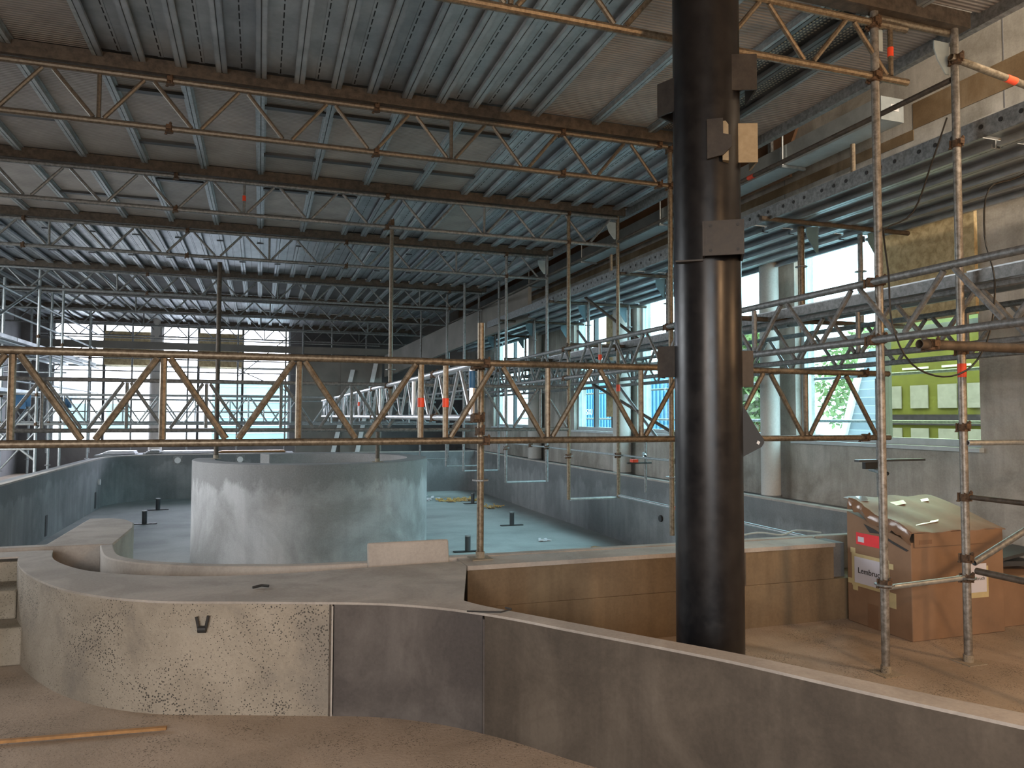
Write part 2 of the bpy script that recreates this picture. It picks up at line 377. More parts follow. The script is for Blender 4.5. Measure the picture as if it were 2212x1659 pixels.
M['stain'] = concrete('brown_water_stain', (0.12, 0.075, 0.035), (0.19, 0.13, 0.07), (0.30, 0.23, 0.15), 1.6, 0.4)
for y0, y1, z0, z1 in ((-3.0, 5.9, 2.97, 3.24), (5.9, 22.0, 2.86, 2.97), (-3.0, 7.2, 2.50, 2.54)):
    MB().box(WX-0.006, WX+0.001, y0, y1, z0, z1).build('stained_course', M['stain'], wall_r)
for y in (3.4, 4.9, 6.4, 7.9): MB().box(WX-0.003, WX+0.001, y, y+0.012, 2.0, 4.35).build('panel_joint', M['farwall'], wall_r)
def window(name, a, b, z0, z1, mulls, trans, glass, axis='y'):
    e = empty(name, (WX+0.14, (a+b)/2, z0) if axis == 'y' else ((a+b)/2, 24.15, z0), kind='structure')
    def bx(u0, u1, v0, v1, t=0.05, dz=0):
        if axis == 'y': return MB().box(WX+0.14-t, WX+0.14+t, u0, u1, v0, v1)
        return MB().box(u0, u1, 24.15-t, 24.15+t, v0, v1)
    fr = MB()
    for q in ((a, a+0.06, z0, z1), (b-0.06, b, z0, z1), (a+0.06, b-0.06, z0, z0+0.07), (a+0.06, b-0.06, z1-0.07, z1)):
        t = bx(*q); o = len(fr.v); fr.v += t.v; fr.f += [tuple(i+o for i in f) for f in t.f]
    fr.build('window_frame', M['greyframe'], e)
    xs = [a+0.06]+mulls+[b-0.06]; zs = [z0+0.07]+trans+[z1-0.07]
    for m in mulls: bx(m-0.035, m+0.035, z0+0.07, z1-0.07, 0.045).build('mullion', M['darkgrey'], e)
    for t in trans: bx(a+0.06, b-0.06, t-0.03, t+0.03, 0.04).build('transom', M['greyframe'], e)
    for i in range(len(xs)-1):
        for j in range(len(zs)-1):
            g = ('glass_lime' if (i, j) == (0, 0) else 'glass_cyan') if glass == 'lime0' else glass
            bx(xs[i], xs[i+1], zs[j], zs[j+1], 0.006).build('pane', M[g], e)
    if axis == 'y': MB().box(WX-0.06, WX+0.06, a-0.03, b+0.03, z0-0.04, z0).build('sill', M['greyframe'], e)
    return e
window('window_1', 5.22, 7.75, -0.28, 2.25, [6.46], [0.92], 'lime0')
window('window_2', 8.2, 11.9, -0.28, 2.25, [9.5, 10.7], [0.92], 'glass_cyan')
window('window_3', 12.3, 14.72, -0.28, 2.25, [13.1, 13.9], [0.92], 'glass_cyan')
window('window_4', 17.6, 20.5, -0.28, 2.25, [19.0], [0.92], 'glass_cyan')
window('window_5', -5.55, 0.88, -0.85, 2.68, [-4.25, -2.95, -1.74, -0.5], [1.43], 'glass', 'x')
# strand boards fixed in window openings
def board(label, x0, x1, y0, y1, z0, z1, mat='osb', cat='board', group=None, name='strand_board'):
    o = MB().box(x0, x1, y0, y1, z0, z1).build(name, M[mat], None, ((x0+x1)/2, (y0+y1)/2, z0))
    return tag(o, label, cat, group)
board('strand board closing the upper corner of the right window nearest the camera', 6.30, 6.34, 5.2, 6.40, 0.97, 2.22)
board('left strand board high in the bright far window wall', -4.22, -2.98, 23.96, 24.0, 1.45, 2.42)
board('right strand board high in the bright far window wall', -1.72, -0.52, 23.96, 24.0, 1.45, 2.45)
board('pale board screening the second window beside its round column', 6.30, 6.34, 12.32, 13.05, 0.0, 2.2, 'osb')

# ================================================================= POOL BASIN
L = [(-1.06, 6.56), (-0.99, 6.23), (-0.92, 6.01), (-0.78, 5.82), (-0.62, 5.69), (-0.31, 5.51), (0.0, 5.40), (0.25, 5.33), (0.72, 5.29), (1.3, 5.31), (3.17, 5.30), (5.85, 5.30)]
Ls = smooth_line(L, 3)
pool = empty('pool_basin', (1.0, 13, -2.1), 'large empty grey concrete pool basin with curved near rim', 'pool')
def rim_path():
    pts = [(5.85, 5.3), (5.85, 20.7)]
    pts += [(-2.0, 20.7)] + [(-2.0+1.4*math.cos(a), 19.3+1.4*math.sin(a)) for a in [math.radians(90+k*10) for k in range(1, 9)]] + [(-3.4, 19.3)]
    pts += [(-3.4, 6.62)]
    return pts
RP = rim_path(); RO = offset_line(RP, -0.32)
RO[1] = (6.17, 21.02)
MB().prism(Ls + RP[1:] + [(-1.06, 6.62)], -2.35, -2.1).build('pool_floor', M['poolfloor'], pool)
seg = [(0, 1, 'pool_wall'), (1, 2, 'pool_wall'), (2, 11, 'pool_wall'), (11, 12, 'pool_wall')]
for i0, i1, nm in seg:
    a = RP[i0:i1+1]; b = RO[i0:i1+1]
    MB().prism(a + b[::-1], -2.1, -1.0).build(nm, M['pool'], pool)
    am = offset_line(a, -0.12)
    MB().prism(offset_line(a, -0.005) + offset_line(a, -0.10)[::-1], -1.0, -0.975).build('rim_lip', M['coping'], pool)
# upstand behind the right rim up to the window wall
MB().box(6.17, 6.349, 5.3, 23.98, -1.6, -1.02).build('rim_ledge', M['pool'], pool)
lipo = offset_line(Ls, -0.09)
# near curved lip with the short tongue wall
tongue = [(-1.06, 6.56), (-1.05, 7.5), (-1.09, 7.8), (-1.20, 8.08), (-1.34, 8.22), (-1.54, 8.24), (-1.55, 6.70), (-3.4, 6.70), (-3.4, 6.62), (-1.17, 6.60)]
MB().prism(Ls[:1] + tongue[1:-1] + [(-1.17, 6.58)], -2.1, -1.0).build('tongue_wall', M['coping'], pool, bevel=0.012)
MB().prism(Ls + lipo[::-1], -2.1, -1.0).build('pool_lip', M['coping'], pool, bevel=0.01)
MB().prism(offset_line(Ls, -0.09)[::1] + offset_line(Ls, -0.42)[::-1], -1.6, -1.28).build('gutter_floor', M['strip'], pool)
MB().box(-3.4, -1.1, 6.3, 6.62, -1.6, -1.3).build('gutter_floor', M['strip'], pool)
# recessed slots and fittings in the pool walls
for y in (14.67, 18.7):
    MB().box(-3.405, -3.39, y-0.06, y+0.06, -2.05, -1.7).build('wall_slot', M['darkgrey'], pool)
for x in (-1.93, -0.45):
    MB().tube((x, 20.71, -1.13), (x, 20.66, -1.13), 0.075, 20).build('light_niche', M['white'], pool)
    MB().box(x-0.11, x+0.11, 20.69, 20.7, -1.24, -1.02).build('niche_plate', M['galvdark'], pool)
MB().tube((-3.41, 20.0-1.0, -1.5), (-3.36, 19.0, -1.5), 0.07, 16).build('wall_inlet', M['white'], pool)
MB().tube((5.86, 10.2, -1.55), (5.82, 10.2, -1.55), 0.05, 10).build('wall_inlet', M['ink'], pool)

# ring shaped inner wall
ring_pts = []
cx, cy, R1, R0 = 0.82, 12.1, 1.75, 1.43
angs = [math.radians(166 + k*(477-166)/72) for k in range(73)]
outer = [(cx+R1*math.cos(a), cy+R1*math.sin(a)) for a in angs]
inner = [(cx+R0*math.cos(a), cy+R0*math.sin(a)) for a in angs]
ring = MB().prism(outer+inner[::-1], -2.1, -0.65).build('ring_wall', M['drum'], None, (cx, cy, -2.1), bevel=0.012)
tag(ring, 'tall curved grey concrete ring wall standing in the empty pool', 'concrete wall')

# pipe stubs, scraps and small debris on the pool floor
for i, (x, y, lb) in enumerate([(-2.07, 16.1, 'black pipe stub rising from pool floor left of the ring wall'),
        (-2.1, 18.4, 'far pipe stub on pool floor near the back left corner'),
        (4.65, 13.8, 'black pipe stub in the damp patch by the right pool wall'),
        (3.1, 11.34, 'pale topped pipe stub nearest the near rim right of the ring wall'),
        (4.9, 17.5, 'black pipe stub beside the yellow scraps')]):
    t = empty('pipe_stub', (x, y, -2.1), lb, 'pipe')
    MB().tube((x, y, -2.1), (x, y, -1.86), 0.045, 12).build('pipe', M['darkgrey'], t)
    MB().box(x-0.22, x+0.22, y-0.05, y+0.05, -2.1, -2.085).build('floor_slot', M['ink'], t)
    MB().tube((x, y, -1.86), (x, y, -1.84), 0.05, 12).build('cap', M['galv' if i == 3 else 'galvdark'], t)
def scraps(name, label, cat, c, r, n, mat, h=0.05):
    mb = MB(); rr = random.Random(name+label)
    for _ in range(n):
        a = rr.uniform(0, 6.28); d = r*math.sqrt(rr.random()); x, y = c[0]+math.cos(a)*d, c[1]+math.sin(a)*d*0.6
        s = rr.uniform(0.02, 0.06); th = rr.uniform(0, 3)
        u = Vector((math.cos(th)*s, math.sin(th)*s, rr.uniform(-0.01, 0.02))); v = Vector((-math.sin(th)*s*0.6, math.cos(th)*s*0.6, 0))
        mb.obox((x, y, c[2]+0.012+rr.random()*h), u, v, (0, 0, 0.006))
    o = mb.build(name, M[mat], None, c); return tag(o, label, cat, kind='stuff')
scraps('insulation_scraps', 'heap of yellow insulation scraps on the far pool floor', 'debris', (4.7, 18.2, -2.1), 0.55, 90, 'rubble')
scraps('insulation_scraps', 'smaller yellow scrap heap nearer the right pool wall', 'debris', (5.1, 16.6, -2.1), 0.3, 30, 'rubble')
scraps('plastic_scraps', 'crumpled white plastic scraps on the far pool floor', 'debris', (3.9, 18.6, -2.1), 0.55, 40, 'sheet')
scraps('plastic_scraps', 'few pale scraps lying on the damp pool floor patch', 'debris', (4.6, 11.9, -2.1), 0.13, 8, 'sheet', 0.01)
o = MB().obox((5.35, 10.6, -2.08), (0.28, -0.42, 0), (0.04, 0.03, 0), (0, 0, 0.015)).build('timber_batten', M['wood'], None, (5.35, 10.6, -2.1))
tag(o, 'pale timber batten on pool floor against the right pool wall', 'wood')

# ================================================================= FRONT CURVED WALL
O = [(2.72, 1.2), (2.55, 1.5), (2.37, 1.82), (2.2, 2.09), (2.04, 2.36), (1.89, 2.62), (1.74, 2.84), (1.55, 3.10), (1.38, 3.33), (1.24, 3.53), (1.10, 3.70), (0.93, 3.87), (0.74, 4.01), (0.57, 4.10), (0.39, 4.17),
     (0.16, 4.25), (-0.09, 4.34), (-0.3, 4.41), (-0.48, 4.48), (-0.68, 4.60), (-0.89, 4.78), (-1.09, 5.02), (-1.29, 5.35), (-1.45, 5.69), (-1.56, 6.02), (-1.59, 6.18)]
Os = smooth_line(O, 3)
G = [(-1.43, 6.39), (-1.37, 6.1), (-1.27, 5.85), (-1.11, 5.59), (-0.95, 5.42), (-0.7, 5.25), (-0.42, 5.12), (-0.15, 5.05), (0.24, 5.02), (0.69, 5.05), (1.33, 5.07)]
Gs = smooth_line(G, 3)
I = [(1.07, 3.99), (1.16, 3.82), (1.42, 3.46), (1.71, 3.06), (1.95, 2.73), (2.14, 2.42), (2.32, 2.13), (2.50, 1.86), (2.68, 1.55), (2.85, 1.25)]
Is = smooth_line(I, 3)
fwl = empty('curved_concrete_wall', (0.4, 4.5, -1.6), 'low curved concrete wall with broad dusty top across the foreground', 'concrete wall')
P = Os + [(-3.35, 6.18), (-3.35, 6.41), (-1.5, 6.41)] + Gs + [(1.33, 4.89)] + Is
MB().prism(P, -1.012, -1.0).build('wall_top', M['coping'], fwl)
j1, j2 = 14*3, 10*3                     # indices in Os of the two casting joints
Oi = offset_line(Os, 0.001)
backL = [p for p in Gs if p[0] < 0.36]
MB().prism(Oi[j1:] + [(-1.6, 6.40)] + backL + [(0.39, 5.0)], -1.6, -1.012).build('wall_section', M['wall_tan'], fwl)['label'] = 'tan section with pitted surface'
MB().prism([(Oi[j2][0]-0.006,Oi[j2][1]+0.008)] + Oi[j2+1:j1] + [(Oi[j1][0]+0.010,Oi[j1][1]-0.004), (0.41, 5.0), (1.32, 5.05), (1.32, 4.90), (1.07, 4.0), (1.13, 3.80)], -1.6, -1.012).build('wall_section', M['wall_dark'], fwl)['label'] = 'darker smooth grey section'
MB().prism(Oi[:j2] + [(Oi[j2][0]+0.003,Oi[j2][1]-0.004)] + [(1.13, 3.79)] + [p for p in Is if p[0] > 1.14], -1.6, -1.012).build('wall_section', M['wall_brown'], fwl)['label'] = 'long brown stained section'
jx, jy = Os[j1]
MB().box(jx-0.004, jx+0.004, jy-0.006, jy+0.05, -1.6, -1.02).build('joint_strip', M['coping'], fwl)
MB().box(jx-0.016, jx-0.005, jy+0.001, jy+0.05, -1.6, -1.012).build('joint_recess', M['brownsteel'], fwl)
jx, jy = Os[j2]
MB().box(jx-0.006, jx+0.008, jy-0.002, jy+0.05, -1.6, -1.03).build('joint_strip', M['wall_dark'], fwl)
# cast-in steel hook hole in the tan section
hk = MB()
hx, hy = -0.27, 4.385
hk.tube((hx-0.03, hy, -1.075), (hx-0.018, hy-0.01, -1.135), 0.008, 8); hk.tube((hx+0.03, hy-0.02, -1.07), (hx+0.018, hy-0.02, -1.135), 0.008, 8)
hk.tube((hx-0.02, hy-0.01, -1.14), (hx+0.02, hy-0.02, -1.14), 0.018, 10)
hk.build('lifting_anchor', M['ink'], fwl)
MB().box(-3.35, -1.56, 6.2, 6.40, -1.6, -1.036).build('wall_section', M['step'], fwl)
# low straight wall right of the pole
sw = empty('straight_concrete_wall', (2.9, 5.0, -1.6), 'straight low tan concrete wall behind the black steel pillar', 'concrete wall')
MB().box(1.34, 4.36, 4.90, 5.16, -1.6, -1.03).build('wall_body', M['strip'], sw)
MB().box(1.335, 4.37, 4.89, 5.17, -1.03, -1.0).build('wall_top', M['coping'], sw)
MB().box(4.36, 4.5, 4.94, 5.16, -1.6, -1.01).build('wall_end', M['farwall'], sw)
for x in (3.52,): MB().box(x, x+0.012, 4.894, 4.902, -1.6, -1.03).build('casting_joint', M['wall_brown'], sw)
# steps on the left
stp = empty('concrete_steps', (-2.4, 5.8, -1.6), 'three rough concrete steps rising at the left picture edge', 'steps')
for i, (y0, z1) in enumerate([(5.62, -1.36), (5.86, -1.17)]):
    MB().box(-3.35, (-1.42, -1.52)[i], y0, 6.20, -1.6 if i == 0 else -1.36, z1).build('step', M['step'], stp, bevel=0.01)
# concrete board standing in the gutter
o = MB().obox((1.0, 5.20, -1.02), (0.285, 0, 0), (0, 0.014, 0), (0, 0.03, 0.15)).build('upright_board', M['coping'], None, (1.0, 5.2, -1.2), bevel=0.014)
tag(o, 'small pale rounded board standing upright in the rim gutter', 'board')

# loose bits on the walls and floor
o = MB().obox((-0.80, 4.275, -1.585), (0.38, -0.04, 0), (0.0013, 0.012, 0), (0, 0, 0.007)).build('timber_lath', M['wood'], None, (-0.8, 4.27, -1.6))
tag(o, 'thin orange timber lath lying on the floor bottom left', 'wood')
o = MB().poly([(1.02, 3.74, -0.992), (1.10, 3.70, -0.992), (1.18, 3.67, -0.992), (1.24, 3.68, -0.985), (1.22, 3.72, -0.985)], 0.004, 6).build('bent_wire', M['ink'], None, (1.1, 3.7, -1.0))
tag(o, 'bent black wire lying on the front wall top', 'wire')
o = MB().poly([(-0.02, 4.62, -0.99), (0.03, 4.64, -0.985), (0.07, 4.63, -0.99)], 0.008, 6).build('wood_chip', M['ink'], None, (0, 4.6, -1.0))
tag(o, 'small dark splinter on top of the curved wall', 'debris')

# ================================================================= COLUMNS on the right, far column
for (x, y, lb, r) in [(6.16, 8.0, 'round concrete column just right of the black pillar', 0.12), (6.16, 12.12, 'round concrete column just left of the black pillar', 0.16),
                      (6.16, 16.6, 'distant round concrete column at the last right windows', 0.16)]:
    c = empty('round_column', (x, y, -1.02), lb, 'column')
    MB().tube((x, y, -0.98), (x, y, 1.97), r, 28).build('shaft', M['column'], c)
    MB().tube((x, y, -1.02), (x, y, -0.98), r+0.012, 28).build('foot_collar', M['pool'], c)
c = empty('round_column', (-2.82, 23.7, -1.6), 'pale round column in front of the far window wall', 'column')
MB().tube((-2.82, 23.7, -1.6), (-2.82, 23.7, 2.7), 0.18, 24).build('shaft', M['column'], c)
MB().tube((-2.82, 23.7, 2.7), (-2.82, 23.7, 4.4), 0.2, 24).build('head', M['column'], c)

# ================================================================= STEEL PILLAR
px_, py_, pr_ = 2.284, 3.480, 0.177
pil = empty('steel_pillar', (px_, py_, -1.6), 'thick black round steel pillar with welded bracket plates', 'pillar')
MB().tube((px_, py_, -1.6), (px_, py_, 4.35), pr_, 72).build('shaft', M['black'], pil)
MB().tube((px_, py_, -1.6), (px_, py_, -1.585), pr_+0.05, 40).build('base_plate', M['blackplate'], pil)
NF = Vector((-0.549, -0.836, 0)); TF = Vector((0.836, -0.549, 0)); PC = Vector((px_, py_, 0))   # towards the hall's near end, and to its right
def fr(b, a, z): return PC + TF*b + NF*a + Vector((0, 0, z))
def channel(b0, b1, z0, z1, a, depth, mat, yaw=0, th=0.010, label=None):
    rot = Matrix.Rotation(math.radians(yaw), 3, 'Z'); n = rot @ NF; t = rot @ TF
    c = fr((b0+b1)/2, a, (z0+z1)/2); wd = (b1-b0)/2; h = (z1-z0)/2; mb = MB()
    mb.obox(c, t*wd, n*th/2, (0, 0, h))
    for s_ in (-1, 1): mb.obox(c - n*(depth/2) + t*(s_*(wd-th/2)), n*(depth/2), t*(th/2), (0, 0, h))
    o = mb.build('channel_bracket', mat, pil)
    if label: o['label'] = label
    return o
channel(0.107, 0.262, 1.722, 1.914, 0.10, 0.20, M['blackplate'], 12)
channel(-0.27, -0.15, 1.665, 1.85, 0.02, 0.14, M['blackplate'], -35)
channel(0.155, 0.265, 1.350, 1.560, 0.05, 0.14, M['primer'], 12, label='tan primer bracket')
channel(-0.268, -0.16, 0.214, 0.383, 0.02, 0.10, M['blackplate'], -15)
channel(0.150, 0.234, 0.160, 0.353, 0.00, 0.10, M['blackplate'], 20)
def plate(name, pts, a, th, mat, parent=pil):
    mb = MB(); n = len(pts)
    for aa in (a, a-th): mb.v += [tuple(fr(u, aa, v)) for u, v in pts]
    mb.f += [tuple(range(n-1, -1, -1)), tuple(range(n, 2*n))] + [(i, (i+1) % n, (i+1) % n+n, i+n) for i in range(n)]
    return mb.build(name, mat, parent, tuple(W[parent]))
plate('knife_plate', [(0.005, 1.336), (0.085, 1.352), (0.128, 1.392), (0.128, 1.452), (0.085, 1.462), (0.085, 1.544), (0.005, 1.544)], 0.205, 0.012, M['blackplate'])
plate('knife_plate', [(0.082, 1.330), (0.112, 1.325), (0.112, 1.515), (0.098, 1.535), (0.082, 1.535)], 0.185, 0.05, M['primer'])
fp = plate('fixing_plate', [(-0.012, 0.822), (0.182, 0.822), (0.182, 1.0), (-0.012, 1.0)], 0.245, 0.012, M['blackplate'])
mb = MB()
mb.obox(fr(-0.016, 0.20, 0.911), TF*0.006, NF*0.045, (0, 0, 0.089)); mb.obox(fr(0.176, 0.14, 0.911), TF*0.006, NF*0.10, (0, 0, 0.085)); mb.obox(fr(-0.09, 0.165, 0.811), TF*0.07, NF*0.03, (0, 0, 0.004))
mb.build('plate_cheek', M['blackplate'], fp, tuple(W[fp]))
for u in (0.018, 0.152):
    for v in (0.848, 0.974):
        MB().tube(fr(u, 0.246, v), fr(u, 0.248, v), 0.008, 14).build('bolt_hole', M['ink'], fp, tuple(W[fp]))
g = plate('gusset_plate', [(0.165, 0.085), (0.266, -0.095), (0.281, -0.115), (0.282, -0.135), (0.268, -0.157), (0.165, -0.215)], 0.01, 0.014, M['ink'])
plate('gusset_hole', [(0.243, -0.137), (0.255, -0.145), (0.262, -0.130), (0.25, -0.122)], 0.012, 0.004, M['white'], g)

# ================================================================= ROOF DECK (ceiling)
rows = [1.23, 3.77, 6.29, 8.82, 11.38, 15.2, 18.1, 20.8, 23.6]
ceil = empty('ceiling', (0, 12, 2.7), kind='structure')
PIT = 0.5866; X0 = -0.03; XL = X0 - 10*PIT; XR = 4.62
ZD = 2.70
def narrow_mesh(ln, mat, wd=PIT/2):
    def f():
        mb = MB(); h = wd/2-0.002
        mb.box(-h, h, -ln/2, ln/2, 0.062, 0.068)
        for s in (-1, 1):
            mb.box(min(s*h, s*(h-0.004)), max(s*h, s*(h-0.004)), -ln/2, ln/2, 0.0, 0.062)
            mb.box(min(s*h, s*(h-0.040)), max(s*h, s*(h-0.040)), -ln/2, ln/2, 0.0, 0.004)
            mb.box(min(s*(h-0.034), s*(h-0.038)), max(s*(h-0.034), s*(h-0.038)), -ln/2, ln/2, 0.0, 0.03)
        mb.box(-0.02, 0.02, -ln/2, ln/2, 0.057, 0.062)
        return mb.mesh('deck_plank', M[mat])
    return cached(('n', round(ln, 3), mat, round(wd, 3)), f)
def panel_mesh(ln, wd):
    def f():
        mb = MB(); h = wd/2-0.003
        for s in (-1, 1):
            mb.box(min(s*h, s*(h-0.028)), max(s*h, s*(h-0.028)), -ln/2, ln/2, 0.0, 0.075)
            mb.box(min(s*(h-0.028), s*(h-0.045)), max(s*(h-0.028), s*(h-0.045)), -ln/2, ln/2, 0.035, 0.045)
        return mb.mesh('deck_panel', M['galv'])
    return cached(('p', round(ln, 3), round(wd, 3)), f)
def sheet_mesh(ln, wd, mat):
    return cached(('s', round(ln, 3), round(wd, 3), mat), lambda: MB().box(-wd/2+0.03, wd/2-0.03, -ln/2, ln/2, 0.048, 0.056).mesh('infill_sheet', M[mat]))
def bar_mesh(wd):
    return cached(('b', round(wd, 3)), lambda: MB().box(-wd/2+0.03, wd/2-0.03, -0.035, 0.035, 0.020, 0.046).mesh('cross_bar', M['darkgrey']))
K = lambda k: X0 + PIT*k
rr = random.Random(3)
for bi in range(len(rows)-1):
    y0, y1 = rows[bi]+0.055, rows[bi+1]-0.055; ln = y1-y0; yc = (y0+y1)/2
    k = -10
    while K(k) < XR-0.1:
        if bi <= 0: ty = 'panel'
        elif bi == 1: ty = 'narrow' if -2 <= k < 4 else ('perf' if k == 6 else 'panel')
        elif bi == 2: ty = 'panel' if k < 4 else 'narrow'
        elif bi == 3: ty = 'panel' if (k < 2 or k == 4) else 'narrow'
        elif bi == 5: ty = 'dark'
        else: ty = 'narrow'
        xc = K(k)+PIT/2
        if ty in ('narrow', 'perf'):
            for s in (-1, 1):
                place('deck_plank', narrow_mesh(ln, 'deck' if ty == 'narrow' else 'deckperf'), (xc+s*PIT/4, yc, ZD), ceil)
        elif ty == 'dark':
            for s in (-1, 1):
                q = place('deck_panel', panel_mesh(ln, PIT/2), (xc+s*PIT/4, yc, ZD), ceil)
                place('infill_sheet', sheet_mesh(ln, PIT/2, 'deckdark'), (xc+s*PIT/4, yc, ZD), q)
        else:
            q = place('deck_panel', panel_mesh(ln, PIT), (xc, yc, ZD), ceil)
            place('infill_sheet', sheet_mesh(ln, PIT, 'deckpanel'), (xc, yc, ZD), q)
            for d in ([0.25, -0.28] if (k in (1, 2, 3) and bi == 2) or rr.random() < 0.25 else ([0.1] if rr.random() < 0.3 else [])):
                place('cross_bar', bar_mesh(PIT), (xc, yc+d*ln, ZD), q)
        k += 1
cm = MB().box(-0.05, 0.05, -0.018, 0.018, -0.012, 0.0).mesh('plank_clip', M['darkgrey'])
for k in range(-18, 15):
    place('plank_clip', cm, (K(0)+k*PIT/2, (12.3, 13.9)[k % 2], ZD), ceil)
for r_ in rows[1:]:
    MB().box(XL, XR-0.1, r_-0.052, r_+0.052, 2.635, 2.742).build('support_beam', M['brownsteel'], ceil)
MB().box(XR-0.03, XR+0.03, 1.2, 23.6, 2.66, 2.78).build('edge_beam', M['galvdark'], ceil)

# ================================================================= LATTICE GIRDERS
def rod_mesh(name, vec, r, mat, n=8):
    key = ('rod', tuple(round(c, 3) for c in vec), round(r, 4), mat)
    return cached(key, lambda: MB().tube((0, 0, 0), vec, r, n).mesh(name, M[mat]))
def coupler_mesh():
    def f():
        mb = MB(); mb.tube((-0.022, 0, 0), (0.022, 0, 0), 0.032, 14); mb.tube((0, 0.0, -0.03), (0, 0.0, 0.018), 0.031, 14)
        mb.box(-0.018, 0.018, -0.046, -0.026, -0.012, 0.022); mb.tube((0.012, -0.038, -0.028), (0.012, -0.038, 0.042), 0.006, 6); mb.tube((-0.026, 0.028, -0.036), (-0.026, 0.028, 0.024), 0.006, 6)
        mb.tube((0.012, -0.038, 0.024), (0.012, -0.038, 0.036), 0.011, 6); mb.tube((-0.026, 0.028, -0.036), (-0.026, 0.028, -0.026), 0.011, 6); mb.obox((0, 0.03, 0.0), (0.02, 0, 0), (0, 0.006, 0.002), (0, 0, 0.02))
        return mb.mesh('coupler', M['rust'])
    return cached('coupler', f)
def coupler(p, parent): return place('coupler', coupler_mesh(), p, parent)
def lattice(label, axis, c, a0, a1, zt, zb, pitch, t0, mode, every, mat, rc=0.0242, rd=0.0165, rp=0.0165, group=None, bands=(), endposts=False, postmat=None, nseg=10, couplers=()):
    V = (lambda a, z: (a, c, z)) if axis == 'x' else (lambda a, z: (c, a, z))
    e = empty('lattice_girder', V((a0+a1)/2, zb), label, 'girder', group)
    for nm, z in (('top_chord', zt), ('bottom_chord', zb)):
        MB().tube(V(a0, z), V(a1, z), rc, nseg, hollow=True).build(nm, M[mat], e)
    g = 0.035; top = zt-rc; bot = zb+rc
    k0 = math.ceil((a0-t0)/pitch)-1; k1 = math.floor((a1-t0)/pitch)+1
    A, B = (top, bot) if mode == 'top' else (bot, top)
    up = Vector(V(0, 0))*0
    for k in range(k0, k1+1):
        t = t0+k*pitch
        for (s, e_) in ((t+g, t+pitch/2-g), (t+pitch-g, t+pitch/2+g)):
            if min(s, e_) < a0-0.01 or max(s, e_) > a1+0.01: continue
            vec = Vector(V(e_, B)) - Vector(V(s, A))
            place('diagonal', rod_mesh('diagonal', tuple(vec), rd, mat), V(s, A), e)
        if k % every == 0 and a0+0.005 <= t <= a1-0.005:
            p = place('post', rod_mesh('post', (0, 0, top-bot), rp, postmat or mat), V(t, bot), e)
            if k in bands:
                h = (top-bot)
                me = cached(('band', round(rp, 3)), lambda: MB().tube((0, 0, 0), (0, 0, 0.06), rp+0.003, 12).mesh('tape_band', M['red']))
                place('tape_band', me, (W[p].x, W[p].y, W[p].z+h*0.42), p)
    for a in couplers:
        coupler(V(a, zt), e); coupler(V(a, zb), e)
    return e
ZT, ZB = 2.605, 2.225
# across-hall girders under the roof deck
A0 = (-0.55, 4.1)
lattice('roof lattice girder passing behind the steel pillar top', 'x', 3.77, -1.0, 4.01, 2.56, 2.205, 0.655, 3.875, 'bot', 4, 'rustgalv', bands=(0,), couplers=(3.73, 0.2))
lattice('first full roof girder left of the pillar with warm lit struts', 'x', 6.29, -5.9, 3.69, ZT, ZB, 0.685, -1.19, 'bot', 4, 'dullbrown', couplers=(3.6, 2.6, 0.9, -0.7, -1.9))
lattice('second roof girder counted from the camera beyond the warm one', 'x', 8.82, -5.9, 4.43, 2.605, 2.24, 0.70, -0.2, 'bot', 4, 'galvdark', bands=(0,), couplers=(3.73, 1.4, -0.9))
lattice('third roof girder at the edge of the ribbed far decking', 'x', 11.38, -5.9, 4.43, 2.605, 2.25, 0.70, 0.1, 'bot', 4, 'galvdark', couplers=(3.73, 1.2, -1.0, -3))
lattice('fourth roof girder below the dark joisted deck bay', 'x', 15.2, -5.9, 4.43, 2.605, 2.25, 0.70, 0.3, 'bot', 4, 'galvdark', couplers=(3.73, -2.0))
lattice('fifth roof girder beyond the dark joisted deck bay', 'x', 18.1, -5.9, 4.43, 2.605, 2.26, 0.70, 0.2, 'bot', 4, 'galvdark')
lattice('sixth roof girder near the far window wall', 'x', 20.8, -5.9, 4.43, 2.605, 2.26, 0.70, 0.0, 'bot', 4, 'galvdark')
lattice('last roof girder directly before the far windows', 'x', 23.55, -5.9, 4.43, 2.605, 2.26, 0.70, 0.1, 'bot', 4, 'galvdark')
# eye level girders across the pool
lattice('nearest eye level girder with rust flecked tubes on the left', 'x', 4.90, -3.8, 1.15, 0.365, -0.165, 0.779, -0.545, 'top', 1, 'rustgalv', 0.0235, 0.0205, 0.0205, bands=(2,), endposts=True, nseg=14, couplers=())
lattice('nearest eye level girder running behind the black pillar', 'x', 4.93, 1.08, 4.98, 0.365, -0.165, 0.737, 1.188, 'bot', 1, 'rustgalv', 0.0235, 0.019, 0.0195, bands=(0,), nseg=14, couplers=(1.47, 4.72))
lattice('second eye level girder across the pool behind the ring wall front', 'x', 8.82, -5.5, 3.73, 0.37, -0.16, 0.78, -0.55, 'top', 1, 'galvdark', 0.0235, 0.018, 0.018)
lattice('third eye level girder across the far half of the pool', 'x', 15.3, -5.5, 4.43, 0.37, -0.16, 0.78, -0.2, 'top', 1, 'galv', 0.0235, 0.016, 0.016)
lattice('fourth eye level girder near the far pool end', 'x', 19.5, -5.5, 4.43, 0.37, -0.16, 0.78, 0.1, 'top', 1, 'galv', 0.0235, 0.016, 0.016)
